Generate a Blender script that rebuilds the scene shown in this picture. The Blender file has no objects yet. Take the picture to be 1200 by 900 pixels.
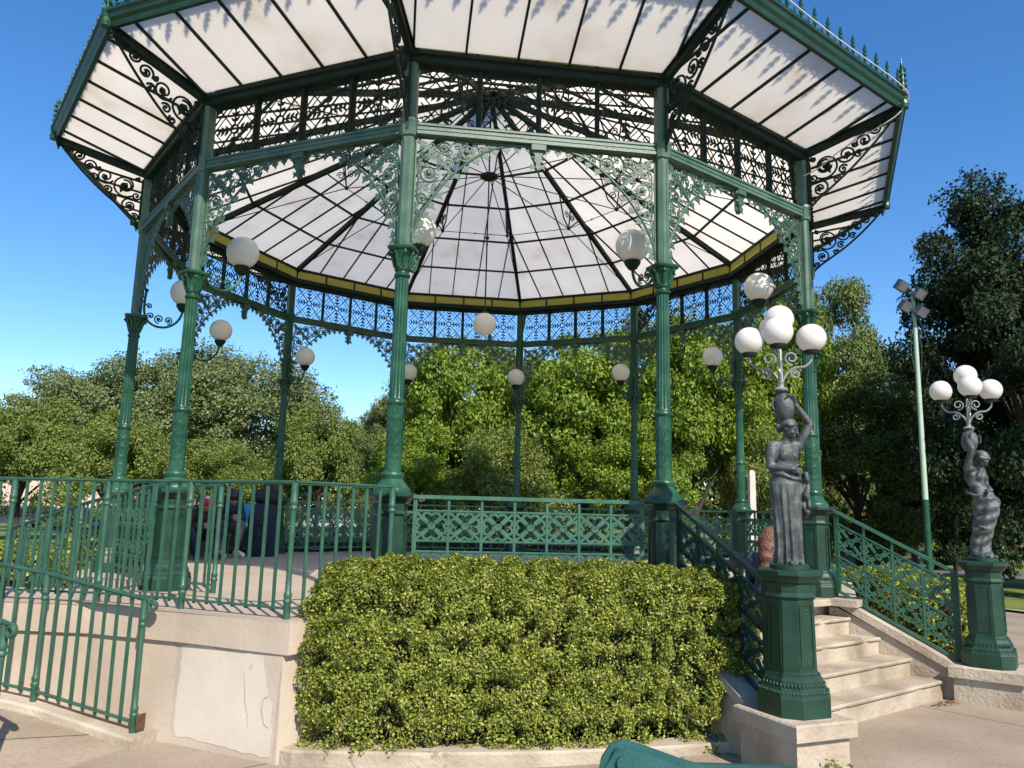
import bpy, bmesh, math, random
import numpy as np
from mathutils import Vector, Matrix
random.seed(7); RNG = np.random.default_rng(11)
PI = math.pi
def R_(d): return math.radians(d)
sc = bpy.context.scene
COL = sc.collection

# ------------------------------------------------------------------ materials
def _nodes(name):
    m = bpy.data.materials.new(name); m.use_nodes = True
    nt = m.node_tree; nt.nodes.clear()
    out = nt.nodes.new('ShaderNodeOutputMaterial')
    return m, nt, out
def N(nt, t, **kw):
    n = nt.nodes.new(t)
    for k, v in kw.items():
        if k in n.inputs.keys(): n.inputs[k].default_value = v
        else: setattr(n, k, v)
    return n
def ramp(nt, stops):
    r = nt.nodes.new('ShaderNodeValToRGB'); e = r.color_ramp.elements
    while len(e) < len(stops): e.new(0.5)
    for i, (p, c) in enumerate(stops):
        e[i].position = p; e[i].color = (*c, 1)
    return r
def surf(name, stops, scale=6.0, rough=0.6, bump=0.0, bscale=40.0, metal=0.0, detail=6.0, spec=0.5, coat=0.0, spots=None, distort=0.0, rvar=0.0):
    """plain painted / stone surface: noise ramp colour, optional speckle spots, bump"""
    m, nt, out = _nodes(name); L = nt.links
    p = N(nt, 'ShaderNodeBsdfPrincipled'); p.inputs['Roughness'].default_value = rough
    p.inputs['Metallic'].default_value = metal; p.inputs['Specular IOR Level'].default_value = spec
    p.inputs['Coat Weight'].default_value = coat
    tc = N(nt, 'ShaderNodeTexCoord')
    no = N(nt, 'ShaderNodeTexNoise', Scale=scale, Detail=detail, Distortion=distort); L.new(tc.outputs['Object'], no.inputs['Vector'])
    r = ramp(nt, stops); L.new(no.outputs['Fac'], r.inputs['Fac']); colr = r.outputs['Color']
    if spots:
        sscale, thr, scol = spots
        n2 = N(nt, 'ShaderNodeTexNoise', Scale=sscale, Detail=8.0, Roughness=0.7); L.new(tc.outputs['Object'], n2.inputs['Vector'])
        r2 = ramp(nt, [(thr, (0, 0, 0)), (min(1, thr + 0.06), (1, 1, 1))]); L.new(n2.outputs['Fac'], r2.inputs['Fac'])
        mx = N(nt, 'ShaderNodeMix', data_type='RGBA'); L.new(r2.outputs['Color'], mx.inputs[0]); L.new(colr, mx.inputs[6]); mx.inputs[7].default_value = (*scol, 1)
        colr = mx.outputs[2]
    L.new(colr, p.inputs['Base Color'])
    if rvar:
        mr = N(nt, 'ShaderNodeMapRange'); mr.inputs[3].default_value = rough - rvar; mr.inputs[4].default_value = rough + rvar
        L.new(no.outputs['Fac'], mr.inputs[0]); L.new(mr.outputs[0], p.inputs['Roughness'])
    if bump:
        n3 = N(nt, 'ShaderNodeTexNoise', Scale=bscale, Detail=8.0); L.new(tc.outputs['Object'], n3.inputs['Vector'])
        b = N(nt, 'ShaderNodeBump', Strength=bump, Distance=0.02); L.new(n3.outputs['Fac'], b.inputs['Height']); L.new(b.outputs['Normal'], p.inputs['Normal'])
    L.new(p.outputs[0], out.inputs[0]); return m
def leafmat(name, stops, trans=0.35, rough=0.55):
    m, nt, out = _nodes(name); L = nt.links
    g = N(nt, 'ShaderNodeNewGeometry'); r = ramp(nt, stops); L.new(g.outputs['Random Per Island'], r.inputs['Fac'])
    p = N(nt, 'ShaderNodeBsdfPrincipled'); p.inputs['Roughness'].default_value = rough; p.inputs['Specular IOR Level'].default_value = 0.3
    t = N(nt, 'ShaderNodeBsdfTranslucent'); mx = N(nt, 'ShaderNodeMixShader'); mx.inputs[0].default_value = trans
    L.new(r.outputs['Color'], p.inputs['Base Color'])
    gm = N(nt, 'ShaderNodeMix', data_type='RGBA', blend_type='MULTIPLY'); gm.inputs[0].default_value = 1; L.new(r.outputs['Color'], gm.inputs[6]); gm.inputs[7].default_value = (1.25, 1.3, 0.55, 1)
    L.new(gm.outputs[2], t.inputs['Color'])
    L.new(p.outputs[0], mx.inputs[1]); L.new(t.outputs[0], mx.inputs[2]); L.new(mx.outputs[0], out.inputs[0]); return m
def glassmat(name, col, dirt, trans=0.55, scale=1.2, thr=0.63):
    """milky translucent roof glazing with grime"""
    m, nt, out = _nodes(name); L = nt.links
    tc = N(nt, 'ShaderNodeTexCoord')
    no = N(nt, 'ShaderNodeTexNoise', Scale=scale, Detail=9.0, Roughness=0.62); L.new(tc.outputs['Object'], no.inputs['Vector'])
    r = ramp(nt, [(0.3, col), (0.55, tuple(c * 0.93 for c in col)), (thr, tuple(c * 0.86 * k for c, k in zip(col, (1, .97, .92)))), (thr + .13, dirt)]); L.new(no.outputs['Fac'], r.inputs['Fac'])
    d = N(nt, 'ShaderNodeBsdfPrincipled'); d.inputs['Roughness'].default_value = 0.25
    t = N(nt, 'ShaderNodeBsdfTranslucent'); L.new(r.outputs['Color'], d.inputs['Base Color']); L.new(r.outputs['Color'], t.inputs['Color'])
    mx = N(nt, 'ShaderNodeMixShader'); mx.inputs[0].default_value = trans
    L.new(d.outputs[0], mx.inputs[1]); L.new(t.outputs[0], mx.inputs[2]); L.new(mx.outputs[0], out.inputs[0]); return m

M = {}
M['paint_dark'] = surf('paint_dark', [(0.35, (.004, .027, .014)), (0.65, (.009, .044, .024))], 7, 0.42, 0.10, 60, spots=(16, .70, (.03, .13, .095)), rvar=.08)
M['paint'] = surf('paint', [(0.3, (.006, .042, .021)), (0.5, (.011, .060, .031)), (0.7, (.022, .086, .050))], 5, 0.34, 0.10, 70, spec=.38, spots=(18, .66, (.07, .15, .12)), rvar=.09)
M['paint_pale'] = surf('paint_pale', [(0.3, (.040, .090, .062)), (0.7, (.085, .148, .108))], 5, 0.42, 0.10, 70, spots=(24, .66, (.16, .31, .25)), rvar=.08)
M['paint_scroll'] = surf('paint_scroll', [(0.3, (.024, .062, .042)), (0.7, (.056, .112, .082))], 5, 0.45, 0.10, 70)
M['paint_rail'] = surf('paint_rail', [(0.3, (.018, .070, .044)), (0.7, (.036, .104, .068))], 9, 0.42, 0.15, 90, spots=(17, .70, (.13, .065, .035)), rvar=.1)
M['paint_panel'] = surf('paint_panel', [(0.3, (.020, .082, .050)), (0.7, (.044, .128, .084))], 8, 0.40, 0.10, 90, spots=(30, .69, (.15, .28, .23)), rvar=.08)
M['iron_dark'] = surf('iron_dark', [(0.3, (.004, .012, .009)), (0.7, (.007, .020, .015))], 8, 0.62, 0.05, spec=.25)
M['rust'] = surf('rust', [(0.3, (.055, .022, .013)), (0.7, (.13, .058, .034))], 30, 0.85, 0.4)
M['bronze'] = surf('bronze', [(0.30, (.026, .033, .033)), (0.5, (.062, .073, .073)), (0.72, (.14, .15, .148))], 11, 0.50, 0.30, 90, metal=0.15, spots=(26, .60, (.030, .036, .038)), rvar=.14, detail=9)
M['lead'] = surf('lead', [(0.3, (.20, .22, .23)), (0.7, (.34, .36, .37))], 12, 0.4, 0.05, metal=0.3)
M['glass_awning'] = glassmat('glass_awning', (.97, .93, .86), (.62, .50, .36), .76, .9, .645)
M['glass_roof'] = glassmat('glass_roof', (.975, .93, .86), (.52, .42, .28), .84, 1.6, .65)
M['glass_yellow'] = glassmat('glass_yellow', (.74, .69, .20), (.45, .42, .14), .66, 2.5, .66)
M['globe'] = glassmat('globe', (.86, .83, .79), (.70, .65, .58), .30, 5, .66)
M['plaster'] = surf('plaster', [(0.3, (.375, .305, .235)), (0.5, (.44, .365, .285)), (0.7, (.50, .43, .345))], 1.4, 0.88, 0.16, 26, spots=(4.5, .64, (.36, .285, .215)), detail=10)
M['plaster_pale'] = surf('plaster_pale', [(0.3, (.47, .405, .32)), (0.5, (.54, .48, .395)), (0.7, (.59, .53, .445))], 2.0, 0.88, 0.10, 16, spots=(4, .62, (.47, .39, .30)), detail=10)
M['stone'] = surf('stone', [(0.28, (.21, .170, .125)), (0.45, (.33, .275, .207)), (0.58, (.40, .345, .268)), (0.75, (.47, .41, .33))], 2.6, 0.88, 0.5, 34, spots=(8, .60, (.25, .20, .155)), detail=11)
M['floor'] = surf('floor', [(0.3, (.33, .268, .205)), (0.7, (.41, .345, .272))], 1.2, 0.75, 0.15, 60, spots=(50, .66, (.28, .21, .17)))
M['soil'] = surf('soil', [(0.3, (.05, .035, .025)), (0.7, (.13, .09, .06))], 14, 0.95, 0.8, 30)
M['bark'] = surf('bark', [(0.3, (.022, .018, .013)), (0.7, (.055, .045, .033))], 6, 0.9, 0.8, 16)
M['twig'] = surf('twig', [(0.3, (.10, .06, .04)), (0.7, (.22, .15, .10))], 16, 0.9, 0.2)
M['leaf_hedge'] = leafmat('leaf_hedge', [(0.0, (.050, .085, .014)), (0.3, (.125, .170, .024)), (0.6, (.235, .280, .040)), (0.86, (.36, .385, .070)), (0.96, (.48, .47, .11)), (1.0, (.26, .16, .06))], .26, .45)
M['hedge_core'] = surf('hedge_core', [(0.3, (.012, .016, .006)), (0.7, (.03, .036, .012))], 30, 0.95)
M['leaf_olive'] = leafmat('leaf_olive', [(0, (.090, .125, .046)), (0.5, (.155, .198, .076)), (1, (.228, .268, .112))], .26)
M['leaf_mid'] = leafmat('leaf_mid', [(0, (.085, .130, .028)), (0.5, (.160, .212, .045)), (1, (.245, .285, .070))], .28)
M['leaf_bright'] = leafmat('leaf_bright', [(0, (.075, .140, .014)), (0.5, (.165, .250, .026)), (1, (.275, .350, .045))], .30)
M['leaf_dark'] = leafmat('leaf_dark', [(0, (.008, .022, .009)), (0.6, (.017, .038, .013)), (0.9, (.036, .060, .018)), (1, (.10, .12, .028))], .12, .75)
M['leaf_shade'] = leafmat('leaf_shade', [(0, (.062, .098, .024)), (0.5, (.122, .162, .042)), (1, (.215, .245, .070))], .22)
M['white_post'] = surf('white_post', [(0.3, (.42, .38, .34)), (0.7, (.54, .49, .44))], 4, 0.8, .1)
M['pole_green'] = surf('pole_green', [(0.3, (.30, .42, .32)), (0.7, (.38, .50, .39))], 4, 0.5)
M['steel'] = surf('steel', [(0.3, (.09, .09, .10)), (0.7, (.14, .14, .15))], 6, 0.4, metal=.5)
M['lens'] = surf('lens', [(0.3, (.10, .10, .11)), (0.7, (.16, .16, .17))], 6, 0.15)
M['cable'] = surf('cable', [(0.3, (.42, .42, .40)), (0.7, (.52, .52, .50))], 6, 0.6)
M['teal_plastic'] = surf('teal_plastic', [(0.3, (.016, .082, .080)), (0.7, (.028, .118, .112))], 5, 0.45, .10, 90, spots=(30, .66, (.04, .17, .17)))
M['black_rubber'] = surf('black_rubber', [(0.3, (.012, .012, .013)), (0.7, (.03, .03, .03))], 9, 0.8)
M['skin'] = surf('skin', [(0.3, (.30, .15, .09)), (0.7, (.38, .20, .13))], 5, 0.55)
M['hair'] = surf('hair', [(0.3, (.055, .020, .010)), (0.5, (.13, .052, .026)), (0.7, (.20, .085, .045))], 22, 0.5, 1.0, 55, distort=1.5)
M['black_hair'] = surf('black_hair', [(0.3, (.01, .008, .007)), (0.7, (.025, .02, .018))], 30, 0.5, .5)
M['red_cloth'] = surf('red_cloth', [(0.3, (.50, .02, .03)), (0.7, (.62, .04, .05))], 9, 0.85)
M['blue_cloth'] = surf('blue_cloth', [(0.3, (.015, .20, .42)), (0.7, (.03, .28, .52))], 9, 0.8)
M['navy_cloth'] = surf('navy_cloth', [(0.3, (.008, .016, .035)), (0.7, (.016, .03, .06))], 9, 0.85, .3)
M['grey_cloth'] = surf('grey_cloth', [(0.3, (.10, .11, .12)), (0.7, (.16, .17, .18))], 9, 0.9)
M['white_cloth'] = surf('white_cloth', [(0.3, (.66, .66, .66)), (0.7, (.78, .78, .78))], 9, 0.85)
M['house_pink'] = surf('house_pink', [(0.3, (.50, .36, .30)), (0.7, (.58, .43, .36))], .6, 0.9)
M['house_white'] = surf('house_white', [(0.3, (.62, .58, .52)), (0.7, (.70, .66, .60))], .6, 0.9)
M['house_brick'] = surf('house_brick', [(0.3, (.26, .13, .09)), (0.7, (.34, .18, .13))], .8, 0.9)
M['roof_tile'] = surf('roof_tile', [(0.3, (.14, .06, .04)), (0.7, (.22, .10, .07))], 2, 0.9)
M['window_glass'] = surf('window_glass', [(0.3, (.02, .025, .03)), (0.7, (.05, .06, .07))], 1, 0.08)
M['car_dark'] = surf('car_dark', [(0.3, (.012, .014, .018)), (0.7, (.02, .022, .028))], 1, 0.25, coat=.6)
M['car_navy'] = surf('car_navy', [(0.3, (.012, .02, .06)), (0.7, (.018, .03, .08))], 1, 0.25, coat=.6)
M['car_silver'] = surf('car_silver', [(0.3, (.40, .41, .42)), (0.7, (.48, .49, .50))], 1, 0.3, metal=.5, coat=.6)
M['asphalt'] = surf('asphalt', [(0.3, (.10, .095, .095)), (0.7, (.15, .145, .14))], 3, 0.9, .3, 80)
M['wood'] = surf('wood', [(0.3, (.10, .06, .035)), (0.7, (.17, .11, .065))], 8, 0.7)

def mat_ground():
    m, nt, out = _nodes('paving'); L = nt.links
    p = N(nt, 'ShaderNodeBsdfPrincipled'); p.inputs['Roughness'].default_value = .85
    tc = N(nt, 'ShaderNodeTexCoord'); mp = N(nt, 'ShaderNodeMapping'); mp.inputs['Rotation'].default_value = (0, 0, R_(-30)); mp.inputs['Location'].default_value = (.35, .2, 0)
    L.new(tc.outputs['Object'], mp.inputs['Vector'])
    no = N(nt, 'ShaderNodeTexNoise', Scale=.9, Detail=10.0, Roughness=.6); L.new(tc.outputs['Object'], no.inputs['Vector'])
    r = ramp(nt, [(0.3, (.235, .185, .135)), (0.5, (.305, .245, .182)), (0.7, (.37, .305, .235))]); L.new(no.outputs['Fac'], r.inputs['Fac'])
    b = N(nt, 'ShaderNodeTexBrick', Scale=1.0); b.inputs['Mortar Size'].default_value = .011; b.inputs['Brick Width'].default_value = 2.4; b.inputs['Row Height'].default_value = 1.6
    b.inputs['Color1'].default_value = (1, 1, 1, 1); b.inputs['Color2'].default_value = (.93, .93, .93, 1); b.inputs['Mortar'].default_value = (.36, .33, .28, 1); b.inputs['Mortar Smooth'].default_value = .3
    wv = N(nt, 'ShaderNodeTexNoise', Scale=3.0, Detail=4.0); L.new(mp.outputs[0], wv.inputs['Vector'])
    vm = N(nt, 'ShaderNodeVectorMath', operation='MULTIPLY_ADD'); L.new(wv.outputs['Color'], vm.inputs[0]); vm.inputs[1].default_value = (.03, .03, 0); L.new(mp.outputs[0], vm.inputs[2])
    L.new(vm.outputs[0], b.inputs['Vector'])
    mx = N(nt, 'ShaderNodeMix', data_type='RGBA', blend_type='MULTIPLY'); mx.inputs[0].default_value = 1; L.new(r.outputs['Color'], mx.inputs[6]); L.new(b.outputs['Color'], mx.inputs[7])
    n2 = N(nt, 'ShaderNodeTexNoise', Scale=38.0, Detail=6.0); L.new(tc.outputs['Object'], n2.inputs['Vector'])
    r2 = ramp(nt, [(0.33, (.72, .70, .68)), (0.5, (1, 1, 1))]); L.new(n2.outputs['Fac'], r2.inputs['Fac'])
    m2 = N(nt, 'ShaderNodeMix', data_type='RGBA', blend_type='MULTIPLY'); m2.inputs[0].default_value = .7; L.new(mx.outputs[2], m2.inputs[6]); L.new(r2.outputs['Color'], m2.inputs[7])
    L.new(m2.outputs[2], p.inputs['Base Color'])
    bu = N(nt, 'ShaderNodeBump', Strength=.25, Distance=.01); L.new(n2.outputs['Fac'], bu.inputs['Height']); L.new(bu.outputs[0], p.inputs['Normal'])
    L.new(p.outputs[0], out.inputs[0]); return m
M['paving'] = mat_ground()
M['lawn'] = surf('lawn', [(0.3, (.075, .115, .016)), (0.5, (.115, .160, .022)), (0.7, (.165, .190, .036))], .35, 0.9, 0.9, 28, detail=10, spots=(14, .6, (.19, .20, .045)))

# ------------------------------------------------------------------ mesh builder
class MB:
    def __init__(s): s.v = []; s.f = []; s.mi = []
    def add(s, vs, fs, mi=0):
        b = len(s.v); s.v += [tuple(v) for v in vs]; s.f += [tuple(i + b for i in f) for f in fs]; s.mi += [mi] * len(fs)
    def box(s, c, d, rz=0, rot=None, mi=0):
        x, y, z = d[0] / 2, d[1] / 2, d[2] / 2
        m = rot if rot is not None else Matrix.Rotation(rz, 3, 'Z'); c = Vector(c)
        vs = [c + m @ Vector((sx * x, sy * y, sz * z)) for sz in (-1, 1) for sx, sy in ((-1, -1), (1, -1), (1, 1), (-1, 1))]
        s.add(vs, [(3, 2, 1, 0), (4, 5, 6, 7), (0, 1, 5, 4), (1, 2, 6, 5), (2, 3, 7, 6), (3, 0, 4, 7)], mi)
    def beam(s, a, b, w, h, up=(0, 0, 1), mi=0):
        a, b = Vector(a), Vector(b); d = (b - a); L = d.length
        if L < 1e-6: return
        d.normalize(); side = d.cross(Vector(up))
        if side.length < 1e-4: side = d.cross(Vector((1, 0, 0)))
        side.normalize(); u = side.cross(d)
        m = Matrix((side, d, u)).transposed(); s.box((a + b) / 2, (w, L, h), rot=m, mi=mi)
    def tube(s, pts, r, n=6, cap=True, mi=0, flat=1.0):
        P = [Vector(p) for p in pts]; k = len(P)
        if k < 2: return
        rs = r if isinstance(r, (list, tuple)) else [r] * k
        T = []
        for i in range(k):
            t = P[min(i + 1, k - 1)] - P[max(i - 1, 0)]
            T.append(t.normalized() if t.length > 1e-9 else Vector((0, 0, 1)))
        ref = Vector((0, 0, 1)) if abs(T[0].z) < .9 else Vector((1, 0, 0))
        u = T[0].cross(ref).normalized(); vs = []
        for i in range(k):
            u = (u - T[i] * u.dot(T[i]));
            u = u.normalized() if u.length > 1e-6 else T[i].orthogonal().normalized()
            w = T[i].cross(u)
            for j in range(n):
                a = 2 * PI * (j + .5) / n; vs.append(P[i] + (u * math.cos(a) + w * math.sin(a) * flat) * rs[i])
        fs = []
        for i in range(k - 1):
            for j in range(n):
                j2 = (j + 1) % n; fs.append((i * n + j, i * n + j2, (i + 1) * n + j2, (i + 1) * n + j))
        if cap: fs.append(tuple(range(n - 1, -1, -1))); fs.append(tuple((k - 1) * n + j for j in range(n)))
        s.add(vs, fs, mi)
    def loft(s, rings, cap=True, mi=0):
        n = len(rings[0]); vs = [v for r in rings for v in r]; fs = []
        for i in range(len(rings) - 1):
            for j in range(n):
                j2 = (j + 1) % n; fs.append((i * n + j, i * n + j2, (i + 1) * n + j2, (i + 1) * n + j))
        if cap: fs.append(tuple(range(n - 1, -1, -1))); fs.append(tuple((len(rings) - 1) * n + j for j in range(n)))
        s.add(vs, fs, mi)
    def lathe(s, prof, n=20, c=(0, 0, 0), cap=True, mi=0):
        s.loft([[(c[0] + r * math.cos(2 * PI * j / n), c[1] + r * math.sin(2 * PI * j / n), c[2] + z) for j in range(n)] for r, z in prof], cap, mi)
    def ball(s, c, r, n=16, m=10, mi=0):
        rx, ry, rz = r if isinstance(r, (tuple, list)) else (r, r, r)
        s.loft([[(c[0] + rx * math.sin(t) * math.cos(2 * PI * j / n), c[1] + ry * math.sin(t) * math.sin(2 * PI * j / n), c[2] - rz * math.cos(t)) for j in range(n)]
                for t in [max(.02, min(PI - .02, PI * i / m)) for i in range(m + 1)]], True, mi)
    def prism(s, poly, fmap, d, mi=0):
        """flat shape poly (u,v) with thickness d through fmap(u,v,w)"""
        n = len(poly); vs = [fmap(u, v, -d / 2) for u, v in poly] + [fmap(u, v, d / 2) for u, v in poly]
        fs = [tuple(range(n - 1, -1, -1)), tuple(range(n, 2 * n))] + [(i, (i + 1) % n, n + (i + 1) % n, n + i) for i in range(n)]
        s.add(vs, fs, mi)
    def strip(s, p, fmap, w, d, mi=0, closed=False):
        """ribbon of width w and depth d along 2D polyline p"""
        n = len(p); P = [Vector((a, b)) for a, b in p]; ws = w if isinstance(w, (list, tuple)) else [w] * n; vs = []
        for i in range(n):
            a = P[(i - 1) % n] if (closed or i > 0) else P[i]; b = P[(i + 1) % n] if (closed or i < n - 1) else P[i]
            t = b - a
            t = t.normalized() if t.length > 1e-9 else Vector((1, 0)); nn = Vector((-t.y, t.x)) * ws[i] / 2
            for q, dd in ((P[i] + nn, -d / 2), (P[i] - nn, -d / 2), (P[i] - nn, d / 2), (P[i] + nn, d / 2)): vs.append(fmap(q.x, q.y, dd))
        fs = []
        for i in range(n if closed else n - 1):
            a, b = i * 4, ((i + 1) % n) * 4
            for j in range(4): j2 = (j + 1) % 4; fs.append((a + j, a + j2, b + j2, b + j))
        if not closed: fs.append((3, 2, 1, 0)); fs.append(tuple((n - 1) * 4 + j for j in range(4)))
        s.add(vs, fs, mi)
    def build(s, name, mat, parent=None, origin=None, smooth=False, angle=40):
        me = bpy.data.meshes.new(name); o0 = Vector(origin) if origin is not None else (Vector(parent.matrix_basis.translation) if (parent is not None and origin is None) else Vector((0, 0, 0)))
        me.from_pydata([tuple(Vector(v) - o0) for v in s.v], [], s.f)
        mats = mat if isinstance(mat, (list, tuple)) else [mat]
        for m_ in mats: me.materials.append(M[m_] if isinstance(m_, str) else m_)
        if len(mats) > 1: me.polygons.foreach_set('material_index', s.mi)
        bm = bmesh.new(); bm.from_mesh(me); bmesh.ops.recalc_face_normals(bm, faces=bm.faces); bm.to_mesh(me); bm.free()
        if smooth:
            me.polygons.foreach_set('use_smooth', [True] * len(me.polygons))
            try: me.set_sharp_from_angle(angle=R_(angle))
            except Exception: pass
        me.update(); o = bpy.data.objects.new(name, me); COL.objects.link(o)
        if parent is not None: o.parent = parent
        elif origin is not None: o.location = origin
        return o
def empty(name, loc=(0, 0, 0)):
    o = bpy.data.objects.new(name, None); COL.objects.link(o); o.location = loc; o.empty_display_size = .2; return o
def tag(o, label, cat, group=None, kind=None):
    if label: o['label'] = label
    if cat: o['category'] = cat
    if group: o['group'] = group
    if kind: o['kind'] = kind
    return o
def structure(o): o['kind'] = 'structure'; return o
def copy_tree(o, parent=None):
    c = o.copy(); COL.objects.link(c)
    if parent is not None: c.parent = parent
    for ch in list(o.children): copy_tree(ch, c)
    return c
def catmull(pts, n=6):
    P = [Vector(p) for p in pts]; out = []
    for i in range(len(P) - 1):
        a, b, c, d = P[max(i - 1, 0)], P[i], P[i + 1], P[min(i + 2, len(P) - 1)]
        for k in range(n):
            t = k / n; out.append(.5 * ((2 * b) + (c - a) * t + (2 * a - 5 * b + 4 * c - d) * t * t + (3 * b - a - 3 * c + d) * t ** 3))
    out.append(P[-1]); return out
def spiral(cx, cy, r0, r1, a0, turns, n=22):
    return [(cx + (r0 + (r1 - r0) * i / n) * math.cos(a0 + 2 * PI * turns * i / n), cy + (r0 + (r1 - r0) * i / n) * math.sin(a0 + 2 * PI * turns * i / n)) for i in range(n + 1)]

# ------------------------------------------------------------------ camera (calibrated on the photograph)
CAM = Vector((-1.084, -10.72, 1.6685)); YAW, PITCH, ROLL, FPX = R_(7.933), R_(9.355), R_(1.399), 921.98
F_ = Vector((math.sin(YAW) * math.cos(PITCH), math.cos(YAW) * math.cos(PITCH), math.sin(PITCH)))
r_ = Vector((math.cos(YAW), -math.sin(YAW), 0)); u_ = r_.cross(F_)
RT = r_ * math.cos(ROLL) + u_ * math.sin(ROLL); UP = u_ * math.cos(ROLL) - r_ * math.sin(ROLL)
cam = bpy.data.cameras.new('camera'); co = bpy.data.objects.new('camera', cam); COL.objects.link(co); sc.camera = co
co.matrix_world = Matrix(((RT.x, UP.x, -F_.x, CAM.x), (RT.y, UP.y, -F_.y, CAM.y), (RT.z, UP.z, -F_.z, CAM.z), (0, 0, 0, 1)))
cam.sensor_width = 36; cam.sensor_fit = 'HORIZONTAL'; cam.lens = FPX / 1200 * 36; cam.clip_end = 2000; cam.clip_start = .05
def ray(x, y): return F_ + RT * ((x - 600) / FPX) - UP * ((y - 450) / FPX)
def bear(x, d):
    """ground point at horizontal distance d in the direction of photo column x (horizon row)"""
    v = ray(x, 602); v = Vector((v.x, v.y)).normalized(); return (CAM.x + v.x * d, CAM.y + v.y * d)
def onz(x, y, z):
    v = ray(x, y); return CAM + v * ((z - CAM.z) / v.z)

# ------------------------------------------------------------------ light
SUN_AZ = Vector((.31, -.951)).normalized(); SUN_EL = R_(41)
sun = bpy.data.lights.new('sun', 'SUN'); sun.energy = 5.0; sun.angle = R_(.5); sun.color = (1, .90, .76)
so = bpy.data.objects.new('sun', sun); COL.objects.link(so)
sv = Vector((SUN_AZ.x * math.cos(SUN_EL), SUN_AZ.y * math.cos(SUN_EL), math.sin(SUN_EL)))
so.rotation_euler = sv.to_track_quat('Z', 'Y').to_euler(); so.location = sv * 60
w = bpy.data.worlds.new('World'); sc.world = w; w.use_nodes = True; nt = w.node_tree
sky = nt.nodes.new('ShaderNodeTexSky'); sky.sky_type = 'NISHITA'; sky.sun_disc = False; sky.sun_elevation = SUN_EL
sky.sun_rotation = math.atan2(SUN_AZ.x, SUN_AZ.y); sky.ozone_density = 3.2; sky.air_density = 1.0; sky.dust_density = .15
bg = nt.nodes['Background']; bg.inputs[1].default_value = .135; hs = nt.nodes.new('ShaderNodeHueSaturation'); hs.inputs['Hue'].default_value = .504; hs.inputs['Saturation'].default_value = 1.27; hs.inputs['Value'].default_value = 1.0; nt.links.new(sky.outputs[0], hs.inputs['Color']); nt.links.new(hs.outputs[0], bg.inputs[0])
sc.view_settings.view_transform = 'Standard'; sc.view_settings.look = 'None'; sc.view_settings.exposure = .56; sc.view_settings.gamma = 1; sc.view_settings.use_curve_mapping = False
sc.render.engine = 'CYCLES'; sc.cycles.max_bounces = 8; sc.cycles.transmission_bounces = 4; sc.cycles.diffuse_bounces = 4; sc.cycles.glossy_bounces = 3

# ------------------------------------------------------------------ key dimensions
RC, FL = 4.4, .92            # column circle radius, floor height
def colang(k): return R_(-105 + 30 * k)
def colp(k, r=RC): return Vector((r * math.cos(colang(k)), r * math.sin(colang(k)), 0))
C15, S15 = math.cos(R_(15)), math.sin(R_(15)); AP = RC * C15; HB = RC * S15
def smooth(t): t = max(0, min(1, t)); return t * t * (3 - 2 * t)
def hground(x, y):
    r = math.hypot(x, y); return .135 * smooth((x + .6) / 3.2) * (1 - smooth((r - 8.5) / 2.6))
exec_parts = []

# ================================================================== BANDSTAND
bs = empty('bandstand', (0, 0, FL))
tag(bs, 'large twelve sided green iron bandstand with milky glass roof on a stone base', 'bandstand')
def part(name, mb, mat, parent=bs, smooth=False, angle=40): return mb.build(name, mat, parent, (0, 0, FL), smooth, angle)
def bayf(u, z, w=0):       # bay plane between column 0 and column 1 of the local frame (u<0 at column 0)
    return Vector((C15 * (AP + w) - S15 * u, S15 * (AP + w) + C15 * u, z))
def radf(r, z, w=0): return Vector((r, w, z))
def sector(mb, prof, a0=0, a1=30, mi=0):
    rings = [[Vector((r * math.cos(R_(a)), r * math.sin(R_(a)), z)) for r, z in prof] for a in (a0, a1)]
    mb.loft(rings, True, mi)
def chamf(h, c, z, cx=0, cy=0):
    return [Vector((cx + a, cy + b, z)) for a, b in ((h, -h + c), (h, h - c), (h - c, h), (-h + c, h), (-h, h - c), (-h, -h + c), (-h + c, -h), (h - c, -h))]
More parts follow.
